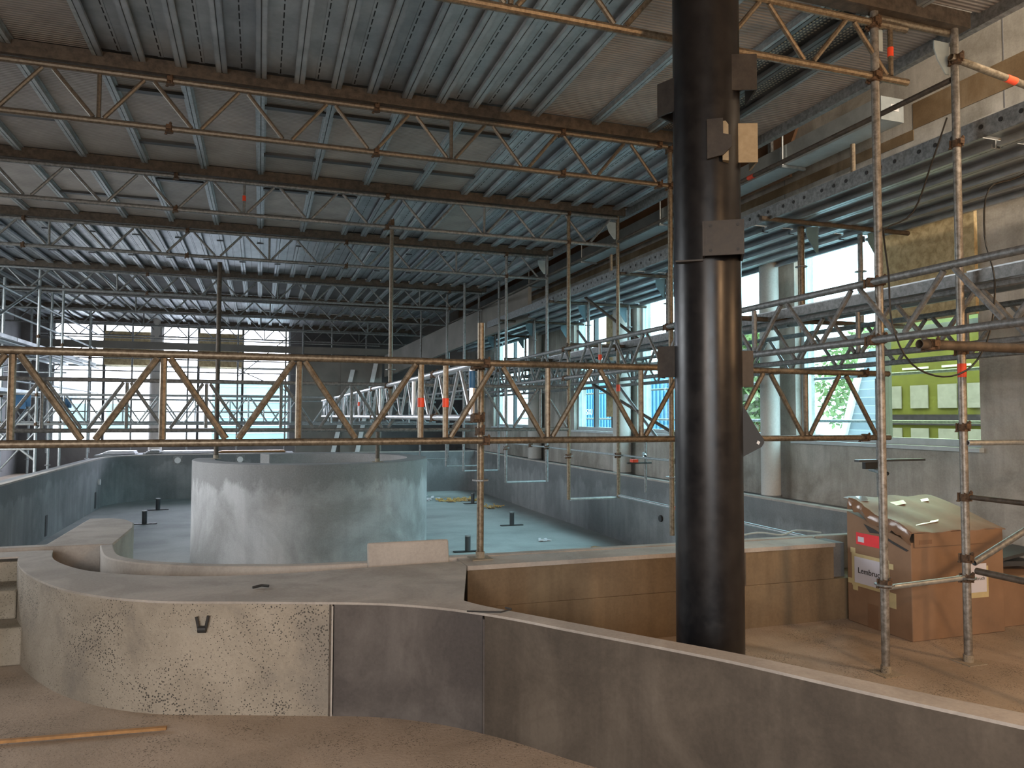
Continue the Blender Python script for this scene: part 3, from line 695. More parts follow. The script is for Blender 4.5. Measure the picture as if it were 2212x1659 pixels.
# lengthwise girders
lattice('bright silver girder running away from the rusty pole', 'y', 1.42, 5.0, 18.4, 0.36, -0.01, 0.70, 5.10, 'bot', 3, 'bright', 0.0235, 0.014, 0.02, bands=(9,), nseg=14, couplers=(5.0, 6.3, 8.8, 10.0))
sg = [o for o in bpy.data.objects if o.get('label', '').startswith('bright silver')][0]
MB().tube((1.42, 5.10, 0.20), (1.42, 5.10, 0.32), 0.0235, 14).build('tape_band', M['blue'], sg)
lattice('long grey girder passing both scaffold poles on the right', 'y', 3.68, 1.3, 22.5, 0.86, 0.49, 0.705, 4.96, 'bot', 4, 'galvdark', 0.0242, 0.017, 0.02, bands=(4,), nseg=12, couplers=(3.77, 6.29, 8.82, 11.38, 15.2))
lattice('grey girder parallel to and behind the long right hand girder', 'y', 4.50, 1.3, 22.5, 0.86, 0.49, 0.705, 4.75, 'bot', 4, 'galvdark', 0.0242, 0.017, 0.018, nseg=10)
lattice('outermost grey girder closest to the right windows', 'y', 5.35, 2.0, 22.5, 0.86, 0.49, 0.705, 4.5, 'bot', 4, 'galvdark', 0.0242, 0.017, 0.018, nseg=10)

# ================================================================= STANDARDS (upright tubes)
def standard(label, x, y, z0, z1, mat='galvdark', r=0.0242, plate=False, group=None, couplers=(), bands=(), lean=0.0, name='scaffold_standard'):
    e = empty(name, (x, y, z0), label, 'pole', group)
    MB().tube((x, y, z0), (x+lean, y, z1), r, 14).build('tube', M[mat], e)
    if plate: MB().box(x-0.075, x+0.075, y-0.075, y+0.075, z0, z0+0.006).tube((x, y, z0+0.006), (x, y, z0+0.05), r+0.006, 14).build('base_plate', M['step'], e)
    for z in couplers: coupler((x, y, z), e)
    for z in bands: MB().tube((x, y, z), (x, y, z+0.09), r+0.002, 14).build('tape_band', M['red'], e)
    for z in (z0+0.55, z0+1.05, z0+1.55, z0+2.05, z0+2.55, z0+3.05):
        if z < z1-0.3 and not couplers == 'none':
            place('rosette', cached('rosette', lambda: MB().tube((0, 0, -0.005), (0, 0, 0.005), 0.06, 8).mesh('rosette', M['galvdark'])), (x, y, z), e)
            break
    return e
standard('galvanised scaffold pole standing before the cardboard box left side', 3.745, 3.77, -1.6, 2.9, 'polegrey', 0.0255, True, couplers=(2.2, 2.55, 0.5, 0.87, -1.04))
standard('galvanised scaffold pole standing in front of the cardboard box', 4.43, 3.77, -1.6, 2.64, 'polegrey', 0.0255, True, couplers=(2.42, 1.85, -0.06, -0.52, -0.92, -1.05, 0.45), bands=(0.27,))
standard('rusty brown pole standing on the low wall left of the pillar', 1.49, 5.12, -1.0, 0.665, 'rustgalv', 0.0255, True, couplers=(0.36, -0.01, -0.10))
standard('upright tube close against the left edge of the black pillar', 3.72, 6.29, -1.12, 2.6, 'rustgalv', 0.0242, couplers=(2.58, 2.22, 0.86, 0.49))
hp = [(8.82, 'nearest'), (11.38, 'second'), (13.98, 'third'), (15.4, 'fourth'), (18.1, 'farthest')]
for y, wd in hp:
    for x, sd in ((3.73, 'left'), (4.43, 'right')):
        standard(f'{sd} tube of the {wd} pair hanging over the right pool side', x, y, -1.05, 2.58 if sd == 'left' else 2.66, 'galvdark' if y > 9 else 'rustgalv', couplers=(0.86, -0.5) if sd == 'left' else (-0.5, 0.9), bands=(0.33,) if sd == 'right' and y < 9 else ())
    o = MB().tube((3.75, y, -1.045), (4.41, y, -1.045), 0.018, 10).build('transom_tube', M['galv'], None, (4.08, y, -1.045))
    tag(o, f'short bottom rail joining the {wd} hanging tube pair', 'tube')
standard('dark brown pole standing on the left end of the ring wall', -0.611, 12.25, -0.65, 2.35, 'brownsteel', 0.034, True, couplers=(0.5,))
standard('short brown pole standing on the front of the ring wall', 1.60, 10.72, -0.65, 0.40, 'brownsteel', 0.03, True)
standard('brown pole dropping from the second roof girder to the silver girder', 1.46, 8.84, 0.0, 2.34, 'dullbrown', 0.0242, couplers=(0.35, 2.3))
# outer rows standing by the right hand walkways
cnt = ['first', 'second', 'third', 'fourth', 'fifth']
for i, y in enumerate((6.2, 8.82, 11.38, 13.98, 16.6)):
    standard(f'post carrying the upper right walkway at its {cnt[i]} support from the camera', 5.17, y, 0.97, 1.93, 'rustgalv' if i == 0 else 'galvdark', 0.034 if i == 0 else 0.026)
    standard(f'window side post under the upper right walkway at its {cnt[i]} support', 5.92, y, 0.97, 1.93, 'galvdark', 0.026)
# far standards in front of the glazed wall and on the left
fs = [(-5.3, 22.6), (-4.3, 22.6), (-3.3, 22.6), (-1.9, 22.6), (-0.6, 22.6), (0.7, 22.6), (1.15, 22.0), (2.0, 22.6), (3.0, 22.6)]
OD = ['leftmost', 'second from left', 'third from left', 'fourth from left', 'fifth from left', 'last before the glazing ends', 'first right of the glazing', 'second right of the glazing', 'rightmost']
for i, (x, y) in enumerate(fs):
    standard('thin upright tube at the far window wall, ' + OD[i], x, y, -1.0, 2.6, 'galvdark', 0.024, group='uprights before the far window wall')
ls = [(-3.75, 15.3, 'tallest left hand upright reaching from pool side to roof'), (-4.6, 15.3, 'left upright behind the tallest one at the same girder'), (-3.9, 12.0, 'upright beside the pool at the left picture edge'),
      (-4.2, 18.1, 'left upright below the fifth roof girder'), (-5.1, 18.1, 'left upright nearest the left wall corner'), (-3.95, 20.6, 'left upright just before the far corner of the pool')]
ls += [(-4.6, 12.0, 'left upright behind the left picture edge upright'), (-5.2, 13.6, 'left upright between the two left walkway supports'), (-3.75, 17.0, 'left upright halfway to the far pool corner'),
       (-4.35, 13.6, 'left pool side upright beside the brace foot'), (-5.2, 20.6, 'left upright in the far room corner'), (-4.6, 16.4, 'left upright behind the second blue bracket')]
tube_list = [((-5.2, 15.3, 1.0), (-3.75, 15.3, 1.0), 'left cross rail above eye level'), ((-5.2, 18.1, 0.9), (-3.9, 18.1, 0.9), 'left cross rail at the fifth girder'), ((-5.2, 12.0, 0.7), (-3.9, 12.0, 0.7), 'left cross rail at the picture edge'),
             ((-3.9, 12.0, -1.2), (-3.9, 15.3, 0.1), 'left long diagonal descending along the pool'), ((-5.2, 18.1, -1.3), (-4.0, 18.1, 0.2), 'left far diagonal rising below the walkway'), ((-4.6, 12.0, -1.45), (-3.9, 12.0, -0.5), 'short diagonal at the left picture edge'),
             ((-4.15, 12.0, 0.40), (-4.15, 18.1, 1.30), 'left diagonal between the two walkways'), ((-5.2, 15.3, -0.6), (-3.75, 15.3, -0.6), 'left cross rail below eye level'), ((-4.6, 12.0, -0.7), (-3.9, 12.0, -0.7), 'left low cross rail at the picture edge'),
             ((-4.1, 10.5, 2.15), (-4.1, 22.5, 2.15), 'topmost left side rail under the roof deck')]
for x, y, lb in ls: standard(lb, x, y, -1.6, 2.6, 'galv', 0.0255, couplers=(0.36, -0.16, 1.4))

def tube(label, p, q, mat='galvdark', r=0.0242, band=None, cat='tube', ends=(), name='scaffold_tube', group=None, hollow=True):
    c = tuple((a+b)/2 for a, b in zip(p, q))
    e = empty(name, c, label, cat, group)
    MB().tube(p, q, r, 12, hollow=hollow).build('tube', M[mat], e)
    P_, Q_ = Vector(p), Vector(q)
    if band is not None:
        a = P_.lerp(Q_, band); d = (Q_-P_).normalized()*0.045
        MB().tube(a-d, a+d, r+0.002, 12).build('tape_band', M['red'], e)
    for t in ends: coupler(tuple(P_.lerp(Q_, t)), e)
    return e
# tubes around the two poles on the right
tube('horizontal tube linking the tops of the two right poles', (3.745, 3.80, 2.62), (4.43, 3.80, 2.62), 'rustgalv', 0.0242, None)
tube('sloping orange banded tube leaving the right pole at upper right', (4.36, 3.74, 2.42), (5.6, 3.74, 2.25), 'rustgalv', 0.024, 0.44, ends=(0.04,))
tube('dark red banded rail running from the right pole behind the pillar', (4.43, 3.8, 2.30), (4.43, 6.35, 2.30), 'brownsteel', 0.02, 0.86)
tube('thick dark brown tube clamped under the long grey girder', (3.40, 3.15, 0.40), (5.4, 3.15, 0.40), 'brownsteel', 0.027, None, ends=(0.04,))
tube('thin rail between the two right poles near the floor', (3.745, 3.77, -1.07), (4.43, 3.77, -1.05), 'galv', 0.017)
tube('dark upper rail leaving the right pole past the cardboard box', (4.43, 3.72, -0.52), (4.43, 1.3, -0.52), 'brownsteel', 0.017)
tube('thick dark lower rail leaving the right pole past the box', (4.46, 3.72, -1.0), (4.46, 1.3, -1.0), 'brownsteel', 0.022)
tube('silver diagonal brace rising from the right pole to the picture edge', (4.46, 3.74, -0.95), (5.6, 3.74, -0.49), 'galvdark', 0.022)
tube('silver rail leaving the right pole at window sill height', (4.43, 3.74, -0.165), (5.9, 3.74, -0.165), 'galv', 0.018)
tube('long thin guard rail along the right side of the pool', (4.47, 6.3, -0.5), (4.47, 18.2, -0.5), 'galv', 0.013, 0.04, ends=(0.1, 0.22, 0.5))
tube('lowest silver rail with red band beside the black pillar', (4.43, 5.2, -1.02), (4.43, 8.82, -1.02), 'galv', 0.018, 0.62)
tube('rail hanging below the roof deck edge on the right', (4.43, 6.4, 2.30), (4.43, 18.1, 2.30), 'brownsteel', 0.02)
tube('dark brace leaning from window sill to walkway behind the pillar', (4.9, 8.6, -0.3), (4.9, 11.2, 1.4), 'galvdark', 0.022)
tube('dark brace crossing the second window at eye level', (4.9, 7.4, -0.45), (4.9, 10.6, 0.5), 'brownsteel', 0.022)
tube('upper dark brace crossing the walkway posts behind the pillar', (4.9, 8.9, 0.95), (4.9, 10.9, 1.9), 'brownsteel', 0.022)
for i, (y, z) in enumerate([(5.9, 1.88), (8.82, 1.88), (11.38, 1.88), (13.98, 1.88), (16.6, 1.88)]):
    w_ = cnt[i]
    tube(f'cross tube below the upper right walkway at its {w_} support', (4.46, y, z), (6.25, y, z), 'brownsteel', 0.024, hollow=False)
    tube(f'cross tube below the lower right walkway at its {w_} support', (3.7, y, 0.92), (6.25, y, 0.92), 'brownsteel', 0.024, hollow=False)
    for x in (5.17, 5.92):
        b = MB(); pts = [(-0.03, 0), (-0.17, -0.02), (-0.17, -0.10), (-0.06, -0.26), (-0.03, -0.26)]
        n = len(pts)
        for sgn in (1,):
            for dy in (-0.004, 0.004): b.v += [(x+u, y+0.02+dy, z-0.02+v) for u, v in pts]
        b.f += [tuple(range(n)), tuple(range(2*n-1, n-1, -1))] + [(i_, (i_+1) % n, (i_+1) % n+n, i_+n) for i_ in range(n)]
        o = b.build('corner_bracket', M['cyanbrk'], None, (x, y, z-0.28))
        tag(o, f'dark blue grey corner bracket on the {"post" if x < 5.5 else "window side post"} at the {w_} walkway support', 'bracket')
# pale brackets under the pole heads
for (x, y, z, lb) in [(3.80, 3.80, 2.62, 'pale bracket plate at the head of the left of the two right poles'), (4.37, 3.80, 2.55, 'pale bracket plate at the head of the right of the two right poles'),
                      (4.36, 8.82, 2.55, 'pale bracket plate on the nearest hanging pair'), (4.36, 11.38, 2.55, 'pale bracket plate on the second hanging pair')]:
    b = MB(); pts = [(-0.09, 0), (0.04, 0), (0.04, -0.22), (0.01, -0.22), (-0.06, -0.13), (-0.09, -0.05)]; n = len(pts)
    for dy in (-0.004, 0.004): b.v += [(x+u, y+dy, z+v) for u, v in pts]
    b.f += [tuple(range(n)), tuple(range(2*n-1, n-1, -1))] + [(i_, (i_+1) % n, (i_+1) % n+n, i_+n) for i_ in range(n)]
    tag(b.build('head_bracket', M['palebrk'], None, (x, y, z-0.2)), lb, 'bracket')
# horizontal tubes before the far windows
for i, (z, y, lb) in enumerate([(2.1, 22.55, 'upper'), (1.2, 22.55, 'middle'), (0.55, 22.55, 'lower'), (-0.45, 22.55, 'lowest'), (1.55, 22.65, 'fifth'), (0.1, 22.65, 'thin')]):
    tube(f'{lb} horizontal tube before the bright far window wall', (-5.6, y, z), (3.4, y, z), 'galvdark', 0.018, hollow=False)
for (a, b) in [((-5.3, 22.5, 1.0), (-4.3, 22.5, 2.0)), ((-0.6, 22.5, 1.1), (0.8, 22.5, 2.3)), ((-0.6, 22.5, 1.3), (1.2, 22.5, 0.5))]:
    tube('thin diagonal tube before the far windows, ' + ('at their left end' if a[0] < -2 else 'high at their right end' if b[2] > 2 else 'falling to the right at their right end'), a, b, 'galvdark', 0.014, group='thin diagonals before the far windows', hollow=False)
# left side tubes and diagonals
for p_, q_, lb in tube_list: tube(lb, p_, q_, 'galv', 0.02, hollow=False)
tube('left diagonal brace rising to the tallest left upright', (-3.9, 12.1, 1.0), (-3.75, 15.3, 2.3), 'galv', 0.022)
tube('left diagonal brace low beside the pool', (-4.9, 15.3, -1.2), (-3.75, 15.3, 0.2), 'galv', 0.022)
tube('left diagonal brace crossing at eye level', (-5.0, 15.3, 0.3), (-3.75, 15.3, -0.8), 'galv', 0.022)
tube('white tube lying on the left scaffold ledge', (-4.6, 11.5, -0.25), (-3.8, 12.1, -0.20), 'white', 0.022)
tube('white lower tube at the left scaffold foot', (-4.8, 11.9, -1.05), (-3.9, 13.5, -0.95), 'white', 0.022)
tube('left side rail high above the pool', (-4.1, 10.5, 1.75), (-4.1, 22.5, 1.75), 'galv', 0.02)
tube('left side rail above the left walkway', (-4.1, 10.5, 1.25), (-4.1, 22.5, 1.25), 'galv', 0.02)
tube('left side rail below the left walkway', (-4.1, 10.5, 0.6), (-4.1, 22.5, 0.6), 'galv', 0.02)

# ================================================================= WALKWAYS
def walkway(label, x0, x1, y0, y1, z, n, mat='deck', edge=True, slots=True):
    e = empty('scaffold_walkway', ((x0+x1)/2, (y0+y1)/2, z), label, 'walkway')
    wd = (x1-x0)/n; y = y0
    while y < y1-0.5:
        ln = min(2.52, y1-y)
        for i in range(n): place('deck_plank', narrow_mesh(round(ln, 2), mat, round(wd, 3)), (x0+wd*(i+0.5), y+ln/2, z), e)
        y += 2.56
    if edge:
        rail = MB().box(x0-0.035, x0-0.03, y0, y1, z-0.03, z+(0.10 if slots else 0.05)).build('edge_rail', M['galvdark'], e)
        yy = y0+0.1
        m = cached('slot', lambda: MB().tube((-0.001, 0, 0), (-0.004, 0, 0), 0.016, 10).mesh('slot', M['ink']))
        i = 0
        while slots and yy < min(y1, 12):
            place('slot', m, (x0-0.035, yy, z+0.045), rail)
            i += 1; yy += 0.14 if i % 3 else 0.22
    return e
walkway('upper walkway of galvanised planks along the right wall', 4.58, 6.20, 1.3, 21.5, 1.90, 5)
walkway('lower walkway of planks level with the long grey girder', 4.55, 5.20, 1.3, 21.5, 0.93, 2, slots=False)
walkway('walkway of planks on the left side of the pool', -5.2, -4.15, 10.5, 22.5, 1.32, 3, 'deck', False)
walkway('lower walkway of planks on the left side of the pool', -5.2, -4.15, 10.5, 22.5, 0.40, 3, 'deck', False)
# blue brackets on the left scaffold
for i, (x, y, z, lb) in enumerate([(-3.95, 15.3, 0.25, 'blue bracket on the tallest left upright'), (-4.15, 12.0, 1.15, 'blue bracket under the left walkway at the picture edge'), (-3.9, 18.1, 0.25, 'blue bracket on the left upright below the fifth girder'),
                                   (-4.15, 12.0, 0.25, 'lower blue bracket at the left picture edge')]):
    o = MB().box(x-0.12, x+0.12, y-0.03, y-0.01, z-0.1, z+0.1).box(x-0.05, x+0.05, y-0.05, y-0.03, z-0.14, z-0.02).build('clamp_bracket', M['blue'], None, (x, y, z-0.14))
    tag(o, lb, 'bracket')
# scaffold board band and toe boards in front of the far windows
board('long grey toe board crossing high before the far windows', -5.6, 3.9, 22.42, 22.46, 1.80, 2.0, 'greyboard', name='toe_board')
board('dark grey board covering the far wall beside the windows', 1.2, 5.0, 23.6, 23.65, 1.7, 2.62, 'darkgrey', name='cover_board')
# leaning formwork panels with white battens at the far right of the pool
fm = empty('formwork_wall', (2.2, 21.6, -1.2), 'tall grey formwork panels standing beyond the ring wall', 'formwork')
MB().box(0.95, 2.15, 21.5, 21.56, -1.2, 1.58).build('panel', M['greyboard'], fm)
MB().box(2.15, 3.3, 21.45, 21.51, -1.2, 1.60).build('panel', M['greyboard'], fm)
for (x0, x1) in ((2.75, 2.95), (2.05, 2.32)):
    zt, zb = (1.62 if x0 > 2.5 else 1.30), -1.1
    sl = 0.60
    mb = MB(); mb.obox(((x0+x1)/2+0.02, 21.38, (zt+zb)/2), (0.06, 0, 0), (0, 0.02, 0), (sl/2*0.9, 0, (zt-zb)/2)); mb.build('batten', M['white'], fm)
rb = MB(); p, q = Vector((4.9, 13.5, 2.175)), Vector((3.4, 21.4, 1.42)); d = q-p
n_ = Vector((d.y, -d.x, 0)).normalized()
rb.obox((p+q)/2, d/2, n_*0.04, (0, 0, 0.31))
o = rb.build('formwork_beam', M['greyboard'], None, tuple((p+q)/2)); tag(o, 'long grey formwork board sloping along the right walkway', 'formwork')
# brown soffit boards along the top of the right wall beyond the first window
bs = empty('brown_fascia', (6.2, 15, 3.2), 'dark brown boarded fascia under the roof along the far right wall', 'boards')
y = 7.6; i = 0
while y < 23.8:
    ln = min(2.4, 23.9-y)
    MB().box(6.18, 6.22, y, y+ln-0.01, 2.98+0.4*(i == -1), 4.38).build('board', M['brownboard'], bs); y += ln; i += 1
MB().prism([(0, 0), (0, 0)], 0, 0) if False else None
mb = MB(); b0 = len(mb.v)
for xx in (6.18, 6.22): mb.v += [(xx, 7.6, 4.38), (xx, 6.95, 4.38), (xx, 7.6, 3.35)]
mb.f += [(0, 1, 2), (5, 4, 3), (0, 3, 4, 1), (1, 4, 5, 2), (2, 5, 3, 0)]
mb.build('corner_board', M['brownboard'], bs)
MB().box(6.14, 6.18, 7.9, 7.96, 3.3, 4.38).build('batten', M['galvdark'], bs)

# ================================================================= DUCT and wall fittings
du = empty('air_duct', (6.12, 14, 2.98), 'long square sheet metal air duct hanging along the right wall', 'duct')
y = 5.85
while y < 22:
    MB().box(5.88, 6.17, y, min(y+1.45, 22), 3.0, 3.24).build('duct_length', M['duct'], du); y += 1.46
for y in (7.32, 10.2, 13.2, 16.2):
    MB().box(5.83, 6.17, y-0.02, y+0.02, 2.965, 2.995).tube((5.855, y, 2.97), (5.855, y, 3.36), 0.012, 8).build('hanger', M['galv'], du)
MB().box(6.0, 6.1, 5.842, 5.849, 3.10, 3.17).build('end_label', M['white'], du)
MB().tube((6.30, 3.2, 2.42), (6.30, 8.2, 2.42), 0.016, 8).build('conduit', M['galvdark'], wall_r)
MB().poly([(6.28, 8.2, 2.42), (6.28, 8.3, 2.40), (6.28, 8.35, 2.2), (6.28, 8.45, 2.15), (6.28, 9.0, 2.15)], 0.014, 8).build('conduit', M['galvdark'], wall_r)
MB().box(6.29, 6.35, 3.0, 22, 2.70, 2.78).build('cable_tray', M['rwall'], wall_r)
for i, (x, y) in enumerate([(4.62, 7.15), (4.62, 4.9), (4.62, 9.4), (4.62, 11.9)]):
    o = MB().tube((x, y, 1.98), (x, y, 2.26), 0.02, 10).build('guard_spigot', M['rustgalv'], None, (x, y, 1.98))
    tag(o, ['short rusty spigot on the walkway edge right of the pillar', 'short spigot on the walkway edge above the right poles', 'short spigot on the walkway edge left of the pillar', 'farthest short spigot on the walkway edge'][i], 'tube')

# bracketed shelf tube on the wall under the right window
sh = empty('shelf_bracket', (5.5, 5.5, -0.45), 'dark shelf board on a clamp below the right window', 'bracket')
MB().box(5.17, 5.95, 5.47, 5.53, -0.405, -0.385).build('board', M['darkgrey'], sh)
MB().tube((5.32, 5.3, -0.50), (5.42, 5.6, -0.48), 0.022, 12, hollow=True).build('tube_end', M['galv'], sh)
MB().obox((5.35, 5.5, -0.44), (0.10, 0, 0), (0, 0.02, 0), (0, 0, 0.03)).build('clamp', M['ink'], sh)
MB().tube((5.42, 5.5, 0.36), (5.42, 5.5, -0.9), 0.018, 10).build('drop_tube', M['galvdark'], sh)
sh = empty('shelf_bracket', (4.85, 8.9, -0.6), 'silver tube end and clamp hanging left of the black pillar', 'bracket')
MB().tube((4.75, 8.7, -0.52), (4.90, 9.0, -0.5), 0.03, 12, hollow=True).build('tube_end', M['galv'], sh)
MB().tube((4.87, 8.9, -0.2), (4.87, 8.9, -1.0), 0.018, 10).build('drop_tube', M['galvdark'], sh)
MB().box(4.60, 4.95, 8.88, 8.92, -0.62, -0.60).build('board', M['ink'], sh)
MB().box(4.66, 4.74, 8.86, 8.94, -0.60, -0.56).build('tape_band', M['red'], sh)

# hanging cable
cb = smooth_line([(5.2, 3.6, 1.86), (4.75, 3.58, 1.6), (4.45, 3.56, 1.48), (4.33, 3.5, 1.15), (4.28, 3.4, 0.85), (4.18, 3.36, 0.52), (4.02, 3.35, 0.31), (3.80, 3.36, 0.24), (3.60, 3.4, 0.32), (3.52, 3.45, 0.55), (3.55, 3.5, 0.86), (3.62, 3.6, 1.12), (3.8, 3.75, 1.22), (4.05, 3.78, 1.35), (4.22, 3.78, 1.7), (4.36, 3.78, 2.02)], 4)
o = MB().poly(cb, 0.0055, 6).build('hanging_cable', M['cable'], None, (4, 3.5, 0.3))
tag(o, 'thin black cable looping down between the two right poles', 'cable')

# ================================================================= CARDBOARD BOX
bx = empty('cardboard_box', (4.88, 4.55, -1.6), 'large brown cardboard box with torn taped lid and paper labels', 'box')
x0, x1, y0, y1 = 4.44, 5.33, 4.22, 4.84
b = MB()
b.v = [(x0, y0, -1.6), (x1, y0, -1.6), (x1, y1, -1.6), (x0, y1, -1.6), (x0, y0, -0.90), (x1, y0, -0.86), (x1, y1, -0.80), (x0, y1, -0.74)]
b.f = [(3, 2, 1, 0), (4, 5, 6, 7), (0, 1, 5, 4), (1, 2, 6, 5), (2, 3, 7, 6), (3, 0, 4, 7)]
b.build('carton', M['card'], bx, bevel=0.006)
# bulging lid, a grid surface with a little thickness
nx_, ny_ = 14, 10; lid = MB()
def lz(u, v): return -0.832 + 0.19*v*(1-0.06*u) + 0.008*math.sin(u*math.pi)*math.sin(v*math.pi*0.9) + 0.008*math.sin(u*17+v*5) + (0.02*math.sin(v*9) if u < 0.1 else 0)
for t in (0, 0.006):
    for j in range(ny_+1):
        for i in range(nx_+1):
            u, v = i/nx_, j/ny_; lid.v.append((x0-0.02+(x1-x0+0.03)*u, y0-0.015+(y1-y0+0.03)*v, lz(u, v)+t))
S = (nx_+1)*(ny_+1)
for j in range(ny_):
    for i in range(nx_):
        a = j*(nx_+1)+i; lid.f += [(a+nx_+1, a+nx_+2, a+1, a), (S+a, S+a+1, S+a+nx_+2, S+a+nx_+1)]
for i in range(nx_): lid.f.append((i, i+1, S+i+1, S+i)); a = ny_*(nx_+1)+i; lid.f.append((a+1, a, S+a, S+a+1))
for j in range(ny_): a = j*(nx_+1); lid.f.append((a+nx_+1, a, S+a, S+a+nx_+1)); a += nx_; lid.f.append((a, a+nx_+1, S+a+nx_+1, S+a))
lid.build('lid', M['cardtop'], bx)
# front apron of the lid and the crumpled taped left edge
b = MB().box(x0+0.02, x1-0.02, y0-0.012, y0-0.006, -0.93, -0.83); b.build('lid_apron', M['card'], bx)
cr_ = MB(); rq = random.Random(5); prevp = None
for i in range(19):
    t = i/18; yv = y0-0.02+(y1-y0-0.02)*t; zt = lz(0, t)+0.01; dz = 0.085+rq.uniform(-0.012, 0.02)
    cr_.v += [(x0-0.012+rq.uniform(-0.006, 0.006), yv, zt), (x0-0.03+rq.uniform(-0.01, 0.008), yv+rq.uniform(-0.01, 0.01), zt-dz*0.5), (x0-0.018+rq.uniform(-0.012, 0.004), yv, zt-dz)]
    if i: k = 3*i; cr_.f += [(k-3, k, k+1, k-2), (k-2, k+1, k+2, k-1)]
cr_.build('crumpled_tape', M['tape'], bx)
for (u, v, w_, l_) in ((0.12, 0.92, 0.10, 0.10), (0.42, 0.78, 0.16, 0.07), (0.30, 0.2, 0.26, 0.03), (0.80, 0.86, 0.08, 0.05)):
    xx, yy = x0+(x1-x0)*u, y0+(y1-y0)*v; z = lz(u, v)+0.010
    MB().obox((xx, yy, z), (w_/2, 0, (lz(u+0.1, v)-lz(u, v))*w_/0.18), (0.02, l_/2, l_/2*0.27), (0, 0, 0.001)).build('clear_tape', M['cleartape'], bx)
hm = MB(); hm.prism([(0, 0), (1, 0), (0.5, 1)], 0, 1) if False else None
tn = MB(); pts = [(4.60, -0.88), (4.52, -0.875), (4.38, -0.93), (4.26, -0.965), (4.24, -0.955), (4.40, -0.905), (4.55, -0.85), (4.66, -0.82)]
n = len(pts)
for xx in (x0-0.004, x0-0.001): tn.v += [(xx, yv, z) for yv, z in pts]
tn.f += [tuple(range(n)), tuple(range(2*n-1, n-1, -1))] + [(i, (i+1) % n, (i+1) % n+n, i+n) for i in range(n)]
tn.build('torn_gap', M['ink'], bx)
def sidepanel(name, mat, ya, yb, za, zb_, off=0.003): return MB().box(x0-off, x0-off+0.002, ya, yb, za, zb_).build(name, M[mat], bx)
sidepanel('red_label', 'redlabel', 4.45, 4.74, -0.985, -0.895)
sidepanel('label_window', 'paper', 4.66, 4.72, -0.965, -0.925, 0.005)
sidepanel('masking_tape', 'masking', 4.42, 4.79, -1.31, -1.06, 0.003)
sidepanel('paper_sheet', 'paper', 4.44, 4.76, -1.285, -1.085, 0.005)
for ya, yb, za, zb_ in ((4.75, 4.80, -1.06, -1.02), (4.77, 4.83, -1.30, -1.26), (4.38, 4.43, -1.12, -1.08), (4.36, 4.43, -1.40, -1.29), (4.73, 4.78, -1.345, -1.30)):
    sidepanel('masking_tape', 'masking', ya, yb, za, zb_, 0.004)
sidepanel('tape_patch', 'tape', 4.53, 4.63, -1.60, -1.42, 0.004)
MB().box(4.93, 5.17, y0-0.003, y0-0.001, -1.33, -1.10).build('masking_tape', M['masking'], bx)
MB().box(4.97, 5.15, y0-0.005, y0-0.003, -1.29, -1.08).build('paper_sheet', M['paper'], bx)
MB().box(4.50, 4.62, y0-0.014, y0-0.012, -0.91, -0.88).build('tape_patch', M['tape'], bx)
def text(body, parent, loc, rot, size, mat, name='lettering'):
    cu = bpy.data.curves.new(name, 'FONT'); cu.body = body; cu.size = size; cu.extrude = 0.0008; cu.materials.append(mat)
    tmp = bpy.data.objects.new(name, cu); me = bpy.data.meshes.new_from_object(tmp); bpy.data.objects.remove(tmp)
    o = bpy.data.objects.new(name, me); COL.objects.link(o); o.parent = parent; W[o] = Vector(loc)
    o.location = Vector(loc)-W[parent]; o.rotation_euler = rot; return o
text('Lembruch', bx, (x0-0.006, 4.725, -1.205), (math.radians(90), 0, math.radians(-90)), 0.062, M['ink'])
text('Lembruch', bx, (4.985, y0-0.006, -1.2), (math.radians(90), 0, 0), 0.036, M['galvdark'])
# second carton behind
b2 = empty('cardboard_box', (5.75, 4.6, -1.6), 'darker brown carton behind the big box at the right edge', 'box')
MB().box(5.42, 6.1, 4.30, 4.95, -1.6, -1.22).build('carton', M['card'], b2, bevel=0.006)
MB().box(5.42, 6.1, 4.58, 4.66, -1.219, -1.214).build('tape_strip', M['tape'], b2)
o = MB().obox((5.75, 4.55, -1.10), (0.3, 0.05, 0.02), (0.02, 0.12, 0), (0, 0, 0.012)).obox((5.7, 4.6, -1.17), (0.26, -0.08, 0), (0.02, 0.1, 0), (0, 0, 0.02)).build('folded_tarpaulin', M['darkgrey'], None, (5.75, 4.6, -1.2))
tag(o, 'dark folded tarpaulin lying on the rear carton', 'sheet')
# cable ties / debris on the wall end
o = MB().poly(smooth_line([(3.6, 5.22, -0.98), (3.9, 5.25, -0.95), (4.1, 5.2, -0.97), (4.3, 5.26, -0.95), (4.5, 5.2, -0.97)], 4), 0.008, 6).build('loose_hose', M['palebrk'], None, (4.1, 5.2, -1.0))
tag(o, 'thin pale hose lying along the rim beside the box', 'hose')

# things lying beyond the far pool rim
for i, (x, y, w_, d_, h, m, lb) in enumerate([(-3.4, 21.6, 0.8, 0.5, 0.08, 'sheet', 'left white plastic sheet bundle on the far pool edge'), (-1.8, 21.7, 1.5, 0.6, 0.06, 'sheet', 'wide white plastic sheet stack on the far pool edge'),
        (-2.6, 21.4, 0.4, 0.3, 0.1, 'galvdark', 'grey block between the two white sheet bundles'), (-0.2, 21.7, 1.8, 0.4, 0.05, 'wood', 'brown boards stacked on the far pool edge')]):
    mb = MB()
    for q in range(4):
        mb.obox((x+0.02*q, y, -1.0+0.01+h*q/4+h/8), (w_/2-0.03*q, 0.03*(-1)**q, 0), (0, d_/2, 0), (0, 0, h/9))
    tag(mb.build('sheet_stack' if m == 'sheet' else ('block' if m == 'galvdark' else 'board_stack'), M[m], None, (x, y, -1.0)), lb, 'material')
